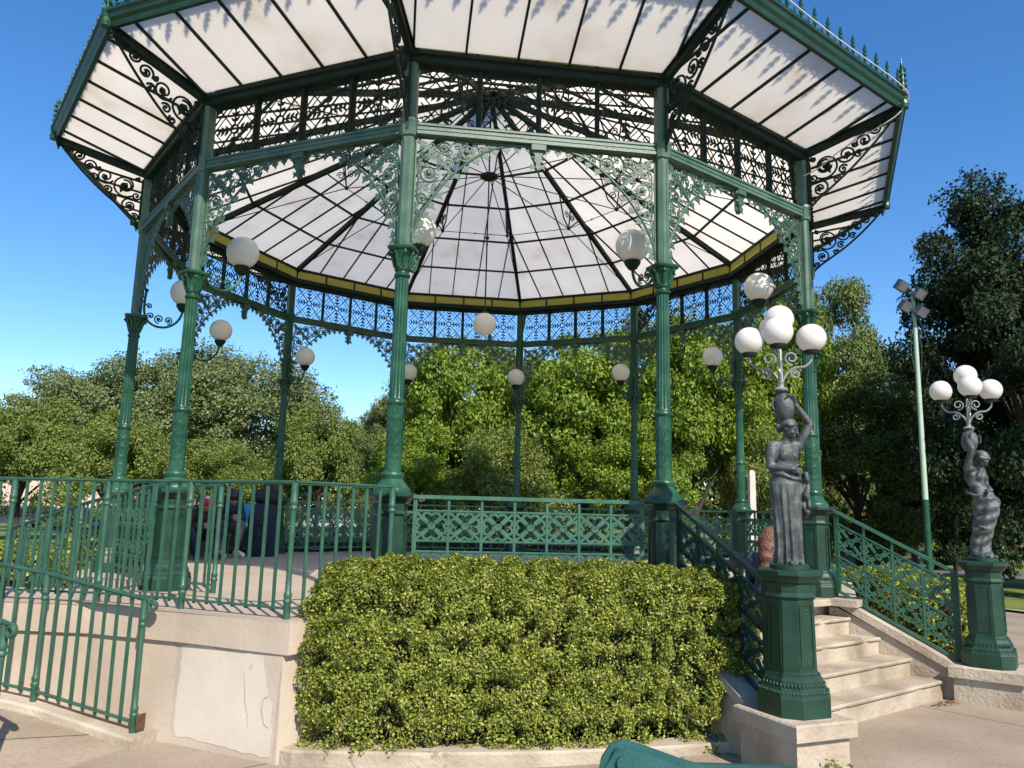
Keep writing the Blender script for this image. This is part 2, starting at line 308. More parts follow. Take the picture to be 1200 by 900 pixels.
def pedestal_mb(z0, H, b, s, cx, cap, panel=True):
    """chamfered square cast iron pedestal: plinth, egg moulding, panelled shaft, cap"""
    m = MB(); k = .24
    prof = [(b, 0), (b, .125 * H), (b * .985, .135 * H), (b * .97, .15 * H), (b * .93, .172 * H), (b * .86, .20 * H), (s * 1.22, .235 * H), (s * 1.12, .262 * H), (s * 1.10, .275 * H), (s * 1.03, .280 * H), (s, .295 * H), (s * .95, .79 * H), (s * 1.02, .80 * H), (s * 1.08, .812 * H), (s * 1.02, .826 * H),
            (s * .97, .84 * H), (s * .99, .90 * H), (s * 1.12, .915 * H), (s * 1.22, .94 * H), (cap * .97, .955 * H), (cap, .965 * H), (cap, .99 * H), (cap * .97, H)]
    m.loft([chamf(h, h * .50 if h < b * .9 else h * .46, z0 + z, cx, 0) for h, z in prof])
    # egg row on the foot moulding
    hh = b * .948; c = hh * .46; ring = chamf(hh, c, z0 + .160 * H, cx, 0)
    for i in range(8):
        a, e = ring[i], ring[(i + 1) % 8]; nn = 9 if i % 2 == 0 else 6
        for j in range(nn):
            p = a.lerp(e, (j + .5) / nn); m.ball(p, (.0075 * b / .2, .0075 * b / .2, .016 * H), 6, 5)
    hh = b * .845; ring = chamf(hh, hh * .46, z0 + .205 * H, cx, 0)
    for i in range(8):
        a, e = ring[i], ring[(i + 1) % 8]; nn = 6 if i % 2 == 0 else 5
        for j in range(nn):
            p = a.lerp(e, (j + .5) / nn); m.ball(p, (.009 * b / .2, .009 * b / .2, .020 * H), 6, 5)
    # raised panel frames on the four broad faces
    for q in range(4):
        ca, sa = math.cos(q * PI / 2), math.sin(q * PI / 2); off = s * .985
        f = lambda u, v, w_: Vector((cx + ca * (off + w_ - (v - z0 - .28 * H) * .05 * s / H * 1.9) - sa * u, sa * (off + w_ - (v - z0 - .28 * H) * .05 * s / H * 1.9) + ca * u, v))
        hw = s * .36; a, e = z0 + .33 * H, z0 + .755 * H
        m.strip([(-hw, a), (hw, a), (hw, e), (-hw, e)], f, .014, .016, closed=True)
        for v in (a + .03, e - .03): m.ball(f(0, v, .002), .008, 6, 4)
    return m

# ---- column: shaft with carved lower drum, fluted drum, square upper pilaster
m = MB(); nseg = 48
def ringz(fun, z): return [Vector((RC + fun(2 * PI * j / nseg, z) * math.cos(2 * PI * j / nseg), fun(2 * PI * j / nseg, z) * math.sin(2 * PI * j / nseg), z)) for j in range(nseg)]
cst = lambda r: (lambda a, z: r)
rings = [ringz(cst(r), z) for r, z in ((.150, 1.815), (.150, 1.835), (.142, 1.85), (.122, 1.87), (.100, 1.90), (.086, 1.92), (.094, 1.94), (.097, 1.955), (.090, 1.97), (.068, 1.98), (.068, 2.0))]
def relief(a, z):
    t = (z - 2.0) / .52; best = 0
    for q in range(4):            # climbing scrolls: raised rings and leaves in a brick pattern
        for row in range(5):
            da = (a - q * PI / 2 - (row % 2) * PI / 4 + PI) % (2 * PI) - PI; dz = (t - (row + .5) / 5) * 5.6
            rr_ = math.hypot(da * 1.45, dz * .95); best = max(best, math.exp(-((rr_ - .62) / .16) ** 2), .9 * math.exp(-(rr_ / .22) ** 2))
    return .063 + .0062 * best
rings += [ringz(relief, 2.0 + .52 * i / 44) for i in range(45)]
rings += [ringz(cst(r), z) for r, z in ((.070, 2.525), (.077, 2.535), (.077, 2.55), (.070, 2.56), (.062, 2.575))]
flute = lambda rr: (lambda a, z: rr - .0065 * (abs(math.sin(8 * a)) ** .7))
rings += [ringz(flute(.062 - .006 * (i / 4)), 2.585 + (3.60 - 2.585) * i / 4) for i in range(5)]
rings += [ringz(cst(r), z) for r, z in ((.060, 3.605), (.068, 3.615), (.068, 3.63), (.058, 3.64), (.055, 3.67))]
m.loft(rings)
s0 = [(.052, 3.86), (.052, 4.86), (.068, 4.875), (.068, 4.895), (.074, 4.91), (.074, 4.985), (.082, 5.0), (.078, 5.03), (.060, 5.04), (.060, 5.60)]
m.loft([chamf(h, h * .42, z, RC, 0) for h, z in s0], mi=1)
for q in range(4):       # mouldings on pilaster faces
    ca, sa = math.cos(q * PI / 2), math.sin(q * PI / 2)
    for u in (-.020, .020):
        m.box((RC + ca * .052 - sa * u, sa * .052 + ca * u, 4.37), (.012 if ca else .010, .010 if ca else .012, .94), mi=1)
for i_, fc_ in enumerate(m.f):  # inward pilaster faces take the darker paint, their shade put into the colour
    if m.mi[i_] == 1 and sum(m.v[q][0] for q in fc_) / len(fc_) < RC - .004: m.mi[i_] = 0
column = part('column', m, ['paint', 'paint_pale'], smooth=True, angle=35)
pm = pedestal_mb(FL, .895, .185, .125, RC, .178)
pm.build('pedestal', 'paint_dark', column, (0, 0, FL))
m = MB()                 # capital: bell, curled leaves, abacus
m.lathe([(.060, 3.655), (.070, 3.675), (.063, 3.69), (.065, 3.74), (.078, 3.79), (.096, 3.82), (.096, 3.835)], 20, (RC, 0, 0))
m.loft([chamf(h, h * .2, z, RC, 0) for h, z in ((.100, 3.828), (.114, 3.842), (.114, 3.862), (.104, 3.868))])
for j in range(8):
    a = 2 * PI * j / 8 + PI / 8; d = Vector((math.cos(a), math.sin(a), 0)); c0 = Vector((RC, 0, 0)); L = .010 if j % 2 else .022
    m.tube([c0 + d * .062 + Vector((0, 0, 3.69)), c0 + d * .076 + Vector((0, 0, 3.745)), c0 + d * (.092) + Vector((0, 0, 3.79)), c0 + d * (.096 + L) + Vector((0, 0, 3.815)), c0 + d * (.102 + L) + Vector((0, 0, 3.795)), c0 + d * (.090 + L) + Vector((0, 0, 3.785))],
           [.016, .018, .017, .014, .011, .007], 6)
m.build('capital', 'paint', column, (0, 0, FL), True, 50)
PARTS = [column]

# ---- lower beam with mouldings
m = MB(); Ub = HB - .068
for z, h, w_ in ((4.945, .09, .085), (4.905, .022, .105), (4.985, .022, .105), (4.945, .02, .097)):
    m.beam(bayf(-Ub, z, w_ / 4), bayf(Ub, z, w_ / 4), w_ / 2, h); m.beam(bayf(-Ub, z, -w_ / 4 - .001), bayf(Ub, z, -w_ / 4 - .001), w_ / 2, h, mi=1)  # inner half in darker paint: shade under the roof put into the colour
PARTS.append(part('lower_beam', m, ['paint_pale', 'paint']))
# ---- frieze of four latticed openings
m = MB(); z0, z1 = 4.998, 5.56; n4 = 4; wd = 2 * Ub / n4
for i in range(1, n4):
    m.beam(bayf(-Ub + i * wd, z0), bayf(-Ub + i * wd, z1), .045, .05, up=(1, 0, 0))
    for w_ in (.026,): m.beam(bayf(-Ub + i * wd, z0, w_), bayf(-Ub + i * wd, z1, w_), .022, .012, up=(1, 0, 0))
def leafstem(mb, fmap, a, b, n, ll, side=.030):
    a, b = Vector(a), Vector(b); d = (b - a).normalized(); q = Vector((-d.y, d.x)); mb.strip([a, b], fmap, .014, .010)
    for i in range(n):
        p = a.lerp(b, (i + .6) / n); l = ll * (1 - .25 * i / n)
        for sgn in (-1, 1):
            e = p + q * sgn * l + d * l * .75
            mb.prism([p, p + q * sgn * l * .5 + d * l * .05, e, p + q * sgn * l * .35 + d * l * .6][::sgn], fmap, .010)
for i in range(n4):
    cx_ = -Ub + (i + .5) * wd; cz = (z0 + z1) / 2; hx, hz = wd / 2 - .022, (z1 - z0) / 2
    f = lambda u, v, w_: bayf(cx_ + u, cz + v, w_)
    m.strip(spiral(0, 0, .043, .043, 0, 1, 14)[:-1], f, .014, .018, closed=True)
    for sx in (-1, 1):
        for sz in (-1, 1):
            m.strip([(sx * .03, sz * .03), (sx * hx, sz * hz)], f, .012, .010)
            m.strip([(sx * hx, sz * hz * .25), (sx * hx * .25, sz * hz)], f, .011, .008)
            m.strip([(sx * hx, sz * hz * -.02), (0, sz * hz * .97)], f, .009, .006); m.strip(spiral(sx * hx * .80, sz * hz * .80, .030, .030, 0, 1, 10)[:-1], f, .008, .008, closed=True)
            m.ball(f(sx * hx * .62, sz * hz * .62, .004), (.014, .014, .014), 6, 4)
    for sg in (-1, 1):
        leafstem(m, f, (0, sg * .043), (0, sg * (hz - .05)), 3, .055); leafstem(m, f, (sg * .043, 0), (sg * (hx - .05), 0), 3, .055)
PARTS.append(part('frieze', m, 'iron_dark'))
# ---- upper beam, gutter box
m = MB(); sector(m, [(4.33, 5.55), (4.40, 5.545), (4.46, 5.545), (4.475, 5.56), (4.475, 5.61), (4.50, 5.62), (4.50, 5.655), (4.33, 5.655)])
for i in range(16):
    p = Vector((C15 * (AP * 4.50 / RC) - S15 * (-1.1 + i * .147), S15 * (AP * 4.50 / RC) + C15 * (-1.1 + i * .147), 5.638)); m.ball(p, .010, 6, 4)
PARTS.append(part('upper_beam', m, 'iron_dark'))
# ---- arch spandrels: vine along the arch, spirals, acanthus
ARC = [(-1.07, 3.93), (-1.062, 4.02), (-1.01, 4.17), (-.926, 4.32), (-.81, 4.49), (-.68, 4.63), (-.53, 4.755), (-.386, 4.835), (-.22, 4.875), (-.055, 4.885)]
arc = [(p.x, p.y) for p in catmull([(a, b, 0) for a, b in ARC], 5)]
def vineleaf(mb, f, x, z, a, s):
    d = Vector((math.cos(a), math.sin(a))); q = Vector((-d.y, d.x)); o = Vector((x, z))
    sh = [(0, .0), (.25, .35), (.15, .55), (.48, .42), (.62, .18), (1.05, 0), (.62, -.18), (.48, -.42), (.15, -.55), (.25, -.35)]
    mb.prism([o + d * (p * s) + q * (r * s) for p, r in sh], f, .010)
def spandrel(sgn):
    mb = MB(); f = lambda u, v, w_: bayf(u * sgn, v, w_)
    P = [f(u, z, 0) for u, z in arc]; mb.tube(P, .0125, 6)
    mb.tube([f(-1.075, 3.87, 0), f(-1.071, 4.2, 0), f(-1.071, 4.87, 0)], .008, 5)
    rv = random.Random(5)
    for i in range(2, len(arc) - 1, 3):       # leaves under the arch
        u, z = arc[i]; u2, z2 = arc[i + 1]; t = Vector((u2 - u, z2 - z)).normalized(); nn = Vector((t.y, -t.x))
        a = math.atan2(nn.y - .5, nn.x + .1); vineleaf(mb, f, u + nn.x * .006, z + nn.y * .006, a, .062 + .014 * rv.random())
    for i in range(4, len(arc) - 2, 6):       # leaves above
        u, z = arc[i]; vineleaf(mb, f, u - .004, z + .01, math.atan2(.9, -.5 + rv.random() * .4), .05)
    for (cx_, cz, r0, a0, tn) in ((-.635, 4.775, .085, -2.4, 1.6), (-.955, 4.555, .085, -.9, -1.6), (-1.005, 4.33, .055, -.6, -1.5), (-.40, 4.866, .026, -2.2, 1.4), (-.79, 4.655, .050, -.8, 1.4), (-.50, 4.80, .04, 2.6, -1.4), (-1.035, 4.19, .030, -.6, -1.4), (-.83, 4.80, .055, .6, 1.5), (-.98, 4.71, .045, 2.0, 1.4)):
        sp = spiral(cx_, cz, r0, r0 * .28, a0, tn, 26); mb.tube([f(u, z, 0) for u, z in sp], [.0095 - .003 * i / 26 for i in range(27)], 5)
        mb.ball(f(cx_, cz, .004), (r0 * .26,) * 3, 8, 6)
        for q in range(5):
            aa = q * 2 * PI / 5 + a0; vineleaf(mb, f, cx_ + r0 * .15 * math.cos(aa), cz + r0 * .15 * math.sin(aa), aa, r0 * .55)
    # connecting stems
    for pts in ([(-1.06, 4.84), (-.98, 4.80), (-.90, 4.74), (-.82, 4.66), (-.76, 4.58)], [(-.90, 4.74), (-.82, 4.77), (-.74, 4.86), (-.64, 4.865)], [(-1.0, 4.79), (-1.045, 4.70), (-1.05, 4.56), (-1.04, 4.46)], [(-1.04, 4.46), (-1.05, 4.38), (-1.03, 4.27)],
                [(-.66, 4.69), (-.60, 4.70), (-.52, 4.76)], [(-.56, 4.865), (-.46, 4.872), (-.36, 4.875), (-.2, 4.888)], [(-1.06, 4.28), (-1.05, 4.16), (-1.062, 4.06)]):
        mb.tube([f(p.x, p.y, 0) for p in catmull([(a, b, 0) for a, b in pts], 4)], .0085, 5)
    for (cx_, cz, r0, a0, tn) in ((-.885, 4.43, .042, 2.0, 1.4), (-.72, 4.70, .036, .2, -1.4), (-.30, 4.868, .020, 1, 1.3), (-1.03, 4.44, .032, 1.0, 1.3), (-.56, 4.86, .026, 3, 1.3), (-.87, 4.64, .030, 1.5, -1.3), (-.94, 4.81, .034, 3.4, 1.4), (-1.02, 4.78, .024, 1, 1.3), (-.90, 4.50, .026, 2.4, -1.3), (-.98, 4.42, .024, 4, 1.3), (-1.045, 4.27, .020, 2, 1.3), (-.66, 4.855, .022, 2, 1.3), (-.46, 4.845, .022, 2, -1.3), (-.78, 4.76, .036, 5, -1.4), (-1.04, 4.62, .026, 0, 1.3), (-.72, 4.85, .028, 4, 1.3)):
        mb.tube([f(u, z, 0) for u, z in spiral(cx_, cz, r0, r0 * .3, a0, tn, 18)], .006, 5); vineleaf(mb, f, cx_, cz, a0, r0 * 1.1)
    rf = random.Random(31); gx = -1.04
    while gx < -.16:                           # fine tendrils filling the field between arch and beam
        gz = 3.98
        while gz < 4.87:
            uu, vv = gx + rf.uniform(-.018, .018), gz + rf.uniform(-.018, .018); az = np.interp(uu, [q[0] for q in arc], [q[1] for q in arc])
            if vv > az + .034 and vv < 4.868 and uu > -1.05:
                r0 = rf.uniform(.020, .031); a0 = rf.uniform(0, 6.28); tn = rf.choice((-1.3, 1.3))
                mb.tube([f(a_, b_, .004) for a_, b_ in spiral(uu, vv, r0, r0 * .3, a0, tn, 12)], .005, 4); vineleaf(mb, f, uu + r0 * math.cos(a0), vv + r0 * math.sin(a0), a0 + 1.5, .030)
            gz += .082
        gx += .082
    # acanthus spray from the top corner
    d = Vector((.70, -.71)); q = Vector((.71, .70)); o = Vector((-1.05, 4.865))
    for i in range(7):
        p = o + d * (.035 + .05 * i); l = .072 * (1 - abs(i - 2.2) * .13)
        for sg in (-1, 1):
            e = p + q * sg * l * .62 + d * l * .75; mb.prism([p - d * .008, p + q * sg * l * .42 + d * l * .15, e, p + q * sg * l * .18 + d * l * .5][::sg], f, .016)
    mb.strip([o, o + d * .42], f, [.022, .012], .016)
    return mb
PARTS.append(part('arch_spandrel', spandrel(1), 'paint_scroll')); PARTS.append(part('arch_spandrel', spandrel(-1), 'paint_scroll'))
m = MB(); f = bayf                                 # keystone ornament
m.box(bayf(0, 4.865), (.10, .13, .05), rz=R_(15))
m.prism([(-.065, 4.85), (-.03, 4.80), (-.035, 4.745), (-.018, 4.72), (-.022, 4.68), (0, 4.655), (.022, 4.68), (.018, 4.72), (.035, 4.745), (.03, 4.80), (.065, 4.85)], bayf, .055)
for sg in (-1, 1):
    for zz, rr in ((4.85, .026), (4.77, .016)): m.ball(bayf(sg * .05, zz, .02), rr, 8, 6)
    vineleaf(m, bayf, sg * .03, 4.72, -PI / 2 + sg * .6, .06)
m.ball(bayf(0, 4.665), .018, 8, 6)
PARTS.append(part('keystone', m, 'paint_scroll'))

# ---- awning: glass, bars, hip rafter, bracket, fascia, cresting
ZR0, ZR1, RI, RO = 5.672, 5.900, 4.49, 5.42
def awf(u, t, w=0):        # t 0 at inner beam, 1 at rim
    ap = (RI + (RO - RI) * t) * C15; return Vector((C15 * ap - S15 * u, S15 * ap + C15 * u, ZR0 + (ZR1 - ZR0) * t + w))
m = MB()
g = [awf(-RI * S15 + .004, 0), awf(RI * S15 - .004, 0), awf(RO * S15 - .004, 1), awf(-RO * S15 + .004, 1)]
m.add(g + [p + Vector((0, 0, .008)) for p in g], [(3, 2, 1, 0), (4, 5, 6, 7), (0, 1, 5, 4), (1, 2, 6, 5), (2, 3, 7, 6), (3, 0, 4, 7)])
PARTS.append(part('awning_glass', m, 'glass_awning'))
m = MB()
for u in (-1.135, -.675, -.21, .255, .72, 1.185):
    t0 = max(0, (abs(u) / S15 - RI) / (RO - RI)) + .005
    if t0 < .97: m.beam(awf(u, t0, -.012), awf(u, .995, -.012), .020, .026)
PARTS.append(part('glazing_bar', m, 'iron_dark'))
m = MB()
def hipf(r, z): return Vector((r, 0, z))
m.beam(hipf(4.47, ZR0 - .045), hipf(5.42, ZR1 - .035), .055, .085)
m.beam(hipf(4.47, ZR0 - .005), hipf(5.42, ZR1 + .004), .085, .02)
PARTS.append(part('hip_rafter', m, 'iron_dark'))
m = MB()                   # scroll bracket carrying the hip rafter
f = radf
lowl = [(4.47, 4.98), (4.56, 5.07), (4.72, 5.19), (4.92, 5.345), (5.12, 5.53), (5.28, 5.70), (5.40, 5.845)]
m.tube([f(p.x, p.y) for p in catmull([(a, b, 0) for a, b in lowl], 5)], .014, 6)
m.tube([f(4.475, 4.92), f(4.475, 5.55)], .013, 5)
for (cx_, cz, r0, a0, tn) in ((4.66, 5.44, .145, -2.2, 1.5), (4.60, 5.20, .095, 2.4, -1.5), (4.88, 5.52, .095, 3.6, 1.6), (5.06, 5.62, .075, -2.6, -1.5), (5.18, 5.72, .058, 2.8, 1.5), (5.285, 5.775, .042, -2.4, -1.4), (4.84, 5.36, .05, .6, 1.3), (4.53, 5.07, .045, .8, 1.4), (4.66, 5.44, .075, 1.2, 1.3), (4.53, 5.33, .05, 3, 1.3), (4.77, 5.27, .04, 1, -1.3), (4.97, 5.60, .03, 2, 1.3), (4.54, 5.545, .03, 2, 1.3), (5.00, 5.49, .045, .4, 1.3), (5.36, 5.815, .022, 0, 1.2)):
    sp = spiral(cx_, cz, r0, r0 * .25, a0, tn, 26); m.tube([f(u, z) for u, z in sp], [.0125 - .003 * i / 26 for i in range(27)], 5)
    m.ball(f(cx_, cz), (r0 * .22,) * 3, 8, 6); vineleaf(m, f, cx_ + r0 * .1, cz, a0 + 1, r0 * .7)
m.ball(f(5.40, 5.80), .022, 8, 6); m.ball(f(5.40, 5.765), .012, 8, 6)
PARTS.append(part('awning_bracket', m, 'iron_dark'))
m = MB(); sector(m, [(5.395, 5.865), (5.437, 5.860), (5.447, 5.885), (5.447, 5.905), (5.470, 5.935), (5.482, 5.975), (5.500, 5.985), (5.500, 6.01), (5.405, 6.01), (5.395, 5.915)])
PARTS.append(part('fascia', m, 'paint_dark'))
m = MB(); apr = 5.455 * C15
def crf(u, z, w=0): return Vector((C15 * (apr + w) - S15 * u, S15 * (apr + w) + C15 * u, 6.008 + z))
m.beam(crf(-1.40, .02), crf(1.40, .02), .016, .018)
nb = 13
for i in range(nb):
    u = -1.32 + 2.64 * i / (nb - 1); fu = lambda a, b, w_: crf(u + a * .85, b * .9, w_)
    m.strip([(0, 0), (0, .25)], fu, .014, .014)
    for zz, l in ((.10, .035), (.15, .04), (.20, .034)):
        for sg in (-1, 1): m.prism([(0, zz - .012), (sg * l, zz + .006), (sg * l * .9, zz + .032), (sg * l * .35, zz + .02), (0, zz + .018)][::sg], fu, .014)
    m.prism([(-.014, .235), (0, .215), (.014, .235), (.012, .26), (0, .285), (-.012, .26)], fu, .014)
    if i < nb - 1:
        um = u + 1.32 / (nb - 1); fm = lambda a, b, w_: crf(um + a, b, w_)
        m.strip([(0, 0), (0, .075)], fm, .012, .012); m.prism([(-.022, .06), (0, .045), (.022, .06), (.012, .075), (0, .115), (-.012, .075)], fm, .012)
        for sg in (-1, 1): m.strip([(0, .02), (sg * .03, .055), (sg * .07, .06), (sg * 1.32 / (nb - 1), .035)], fm, .010, .010)
PARTS.append(part('cresting', m, 'paint'))
m = MB(); c0 = (5.455, 0, 0)
m.lathe([(.045, 5.86), (.05, 5.90), (.04, 5.94), (.05, 5.99), (.05, 6.02), (.022, 6.04), (.016, 6.30), (.024, 6.32), (.010, 6.36), (.002, 6.42)], 10, c0)
for zz in (6.10, 6.16, 6.22, 6.28):
    for q in range(4): m.ball((5.455 + .028 * math.cos(q * PI / 2), .028 * math.sin(q * PI / 2), zz), (.016, .016, .022), 6, 5)
PARTS.append(part('corner_finial', m, 'paint'))

# ---- glass cone roof inside
SL = .4552; ER, EZ = 4.30, 5.815
def cone(r): return EZ + (ER - r) * SL          # height on the hip line at radius r
def rof(u, ap, w=0):       # point on bay plane by apothem distance
    return Vector((C15 * ap - S15 * u, S15 * ap + C15 * u, cone(ap / C15) + w))
m = MB(); a0_, a1_ = 4.34 * C15, .10 * C15; T15 = math.tan(R_(15))
g = [rof(-a0_ * T15 + .003, a0_), rof(a0_ * T15 - .003, a0_), rof(a1_ * T15 - .003, a1_), rof(-a1_ * T15 + .003, a1_)]
m.add([p + Vector((0, 0, .03)) for p in g] + [p + Vector((0, 0, .038)) for p in g], [(3, 2, 1, 0), (4, 5, 6, 7), (0, 1, 5, 4), (1, 2, 6, 5), (2, 3, 7, 6), (3, 0, 4, 7)])
PARTS.append(part('roof_glass', m, 'glass_roof'))
m = MB()
for u in (-.675, -.225, .225, .675): m.beam(rof(u, 4.30 * C15, .018), rof(u, abs(u) / T15 + .02, .018), .018, .024)
PARTS.append(part('roof_bar', m, 'iron_dark'))
for r in (3.565, 2.85, 2.10, 1.44, .75):
    m = MB(); ap = r * C15; m.beam(rof(-ap * T15, ap, .006), rof(ap * T15, ap, .006), .030, .028); PARTS.append(part('purlin', m, 'iron_dark'))
m = MB(); ap = 4.30 * C15; m.beam(rof(-ap * T15, ap, .0), rof(ap * T15, ap, 0), .05, .05); PARTS.append(part('purlin', m, 'iron_dark'))
m = MB(); m.beam(hipf(4.31, cone(4.31) - .015), hipf(.10, cone(.10) - .015), .045, .07); m.beam(hipf(4.31, cone(4.31) - .055), hipf(.10, cone(.10) - .055), .06, .012)
PARTS.append(part('roof_rafter', m, 'iron_dark'))
NR, NZ = 2.13, 6.36
m = MB()                    # truss: strut with scroll, tie rods
m.tube([hipf(NR, NZ), hipf(NR + .05, cone(NR) - .06)], .012, 6); m.tube([hipf(NR, NZ), hipf(NR + .16, NZ + .12), hipf(NR + .30, cone(NR + .32) - .07)], .012, 6)
m.tube([hipf(NR, NZ), hipf(NR - .16, NZ + .14), hipf(NR - .30, cone(NR - .32) - .07)], .012, 6)
m.tube([hipf(u, z) for u, z in spiral(NR + .10, NZ + .20, .06, .015, 0, 1.4)], .008, 5); m.tube([hipf(u, z) for u, z in spiral(NR - .06, NZ + .22, .06, .015, PI, -1.4)], .008, 5)
m.ball(hipf(NR, NZ), .03, 8, 6); m.tube([hipf(.10, 6.48), hipf(NR, NZ)], .0075, 5); m.tube([hipf(NR, NZ), hipf(4.25, 5.83)], .0075, 5)
b = Vector((NR * math.cos(R_(30)), NR * math.sin(R_(30)), NZ)); m.tube([hipf(NR, NZ), b], .0065, 5); m.ball((hipf(NR, NZ) + b) / 2, .016, 6, 5)
PARTS.append(part('roof_truss', m, 'iron_dark'))
m = MB(); sector(m, [(4.265, 5.585), (4.325, 5.585), (4.325, 5.645), (4.265, 5.645)])
PARTS.append(part('eaves_ring', m, 'iron_dark'))
m = MB(); apy = 4.285 * C15; yf = lambda u, z, w_=0: Vector((C15 * (apy + w_) - S15 * u, S15 * (apy + w_) + C15 * u, z)); hw = apy * T15
for i in range(4):
    m.prism([(-hw + hw / 2 * i + .012, 5.655), (-hw + hw / 2 * (i + 1) - .012, 5.655), (-hw + hw / 2 * (i + 1) - .012, 5.806), (-hw + hw / 2 * i + .012, 5.806)], yf, .008)
yp = part('yellow_glazing', m, 'glass_yellow'); PARTS.append(yp)
m = MB()
for i in range(5): m.beam(yf(-hw + hw / 2 * i, 5.655), yf(-hw + hw / 2 * i, 5.802), .026, .03, up=(1, 0, 0))
m.beam(yf(-hw, 5.652), yf(hw, 5.652), .024, .012); PARTS.append(part('glazing_post', m, 'iron_dark'))
base = list(PARTS)
for o in base:
    o.rotation_euler.z = colang(0)
for k in range(1, 12):
    for o in base:
        c = copy_tree(o, bs); c.rotation_euler.z = colang(k)
# hub, lantern cap, rod
m = MB(); m.lathe([(.02, 6.43), (.09, 6.44), (.13, 6.465), (.13, 6.495), (.08, 6.52), (.02, 6.54)], 20, (0, 0, 0)); part('tie_hub', m, 'iron_dark')
m = MB(); m.tube([(0, 0, 6.52), (0, 0, 7.68)], .012, 6); part('king_rod', m, 'iron_dark')
m = MB(); m.lathe([(.13, 7.765), (.30, 7.72), (.30, 7.76), (.20, 7.90), (.10, 8.05), (.05, 8.15), (.08, 8.22), (.02, 8.45)], 24); part('roof_crown', m, 'paint', smooth=True)
# loose cable along the right eaves
m = MB(); ca_ = colang(2)
def rotk(p, k): return Matrix.Rotation(colang(k), 3, 'Z') @ Vector(p)
cp = [rotk(crf(-.9, .10, .05), 1), rotk(crf(-.5, .05, .06), 1), rotk(crf(.2, .03, .06), 1), rotk(crf(.8, .035, .06), 1), rotk(crf(1.25, .02, .06), 1), rotk((5.50, .0, 5.97), 2), rotk((5.40, -.03, 5.80), 2), rotk((5.15, -.05, 5.68), 2), rotk((4.85, -.05, 5.56), 2), rotk((4.62, -.05, 5.42), 2), rotk((4.45, -.09, 5.34), 2)]
m.tube(catmull(cp, 5), .007, 5); part('cable', m, 'cable', smooth=True)

# ================================================================== lamps on the columns
gmeshes = {}
def lamp(k, label, first=[None]):
    if first[0] is None:
        root = empty('bracket_lamp', (0, 0, 0)); first[0] = root
        m = MB(); f = lambda r, z, w_=0: Vector((r - RC, w_, z))
        arm = [(4.315, 4.17), (4.322, 4.05), (4.315, 3.92), (4.27, 3.82), (4.18, 3.765), (4.07, 3.765), (3.975, 3.82), (3.92, 3.90), (3.90, 3.985)]
        m.tube([f(p.x, p.y) for p in catmull([(a, b, 0) for a, b in arm], 5)], .0145, 7); m.ball(f(4.312, 4.19), .024, 8, 6)
        for (cx_, cz, r0, a0, tn) in ((4.15, 3.855, .055, -1.6, 1.5), (4.05, 3.85, .048, -1.4, -1.5), (4.245, 3.885, .042, -1, 1.3), (4.27, 4.0, .035, 0, 1.3)):
            sp = spiral(cx_, cz, r0, r0 * .25, a0, tn, 22); m.tube([f(u, z) for u, z in sp], .0085, 5); m.ball(f(cx_, cz), r0 * .3, 6, 5)
        m.tube([f(4.27, 3.82), f(4.34, 3.80)], .02, 6); m.tube([f(4.322, 4.05), f(4.345, 4.05)], .012, 6)
        m.build('scroll_arm', 'paint', root, smooth=True)
        m = MB(); m.lathe([(.015, 3.965), (.045, 3.985), (.060, 4.01), (.075, 4.03), (.080, 4.055), (.072, 4.062), (.05, 4.066)], 18, (-.5, 0, 0)); m.build('globe_holder', 'iron_dark', root, smooth=True)
        m = MB(); m.ball((-.5, 0, 4.21), .160, 28, 18); m.build('globe', 'globe', root, smooth=True, angle=180)
    else: root = copy_tree(first[0])
    p = colp(k); root.location = (p.x, p.y, 0); root.rotation_euler.z = colang(k)
    tag(root, label, 'lamp', 'globe lamps on the bandstand columns'); return root
LL = {0: 'white globe lamp on the front column left of the quatrefoil railing above the hedge', 1: 'white globe lamp on the front column where the stair handrail of the hedge side begins',
      2: 'white globe lamp speckled with leaf shaped shadows on the column right of the stairs', 3: 'globe lamp mostly hidden behind the globes of the nearer statue',
      4: 'white globe lamp on the shaded rear column just beside the pale post', 5: 'white globe lamp on the rear column just left of the front column by the stairs',
      6: 'white globe lamp seen head on in front of its thin rear column', 7: 'white globe lamp half hidden by the front column at the left end of the hedge',
      8: 'white globe lamp against the sky on the thin dark rear column above the dark luggage', 9: 'white globe lamp whose column is hidden behind the column at the ramp railing',
      10: 'white globe lamp on a long scroll arm, on the dark outermost column above the ramp', 11: 'white globe lamp with a bright sun glint on the column at the sloping ramp railing'}
for k in range(12): lamp(k, LL[k])
pl = empty('pendant_lamp', (0, 0, 6.45)); tag(pl, 'white globe lamp hanging on a long rod from the centre of the roof', 'lamp')
m = MB(); m.tube([(0, 0, 6.44), (0, 0, 4.45)], .010, 6); m.ball((0, 0, 5.55), .03, 8, 6); m.ball((0, 0, 5.45), .018, 8, 6); m.build('rod', 'iron_dark', pl, (0, 0, 6.45))
m = MB(); m.lathe([(.012, 4.47), (.05, 4.46), (.065, 4.44), (.07, 4.42)], 16); m.build('globe_holder', 'iron_dark', pl, (0, 0, 6.45))
m = MB(); m.ball((0, 0, 4.285), .16, 24, 16); m.build('globe', 'globe', pl, (0, 0, 6.45), True, 180)

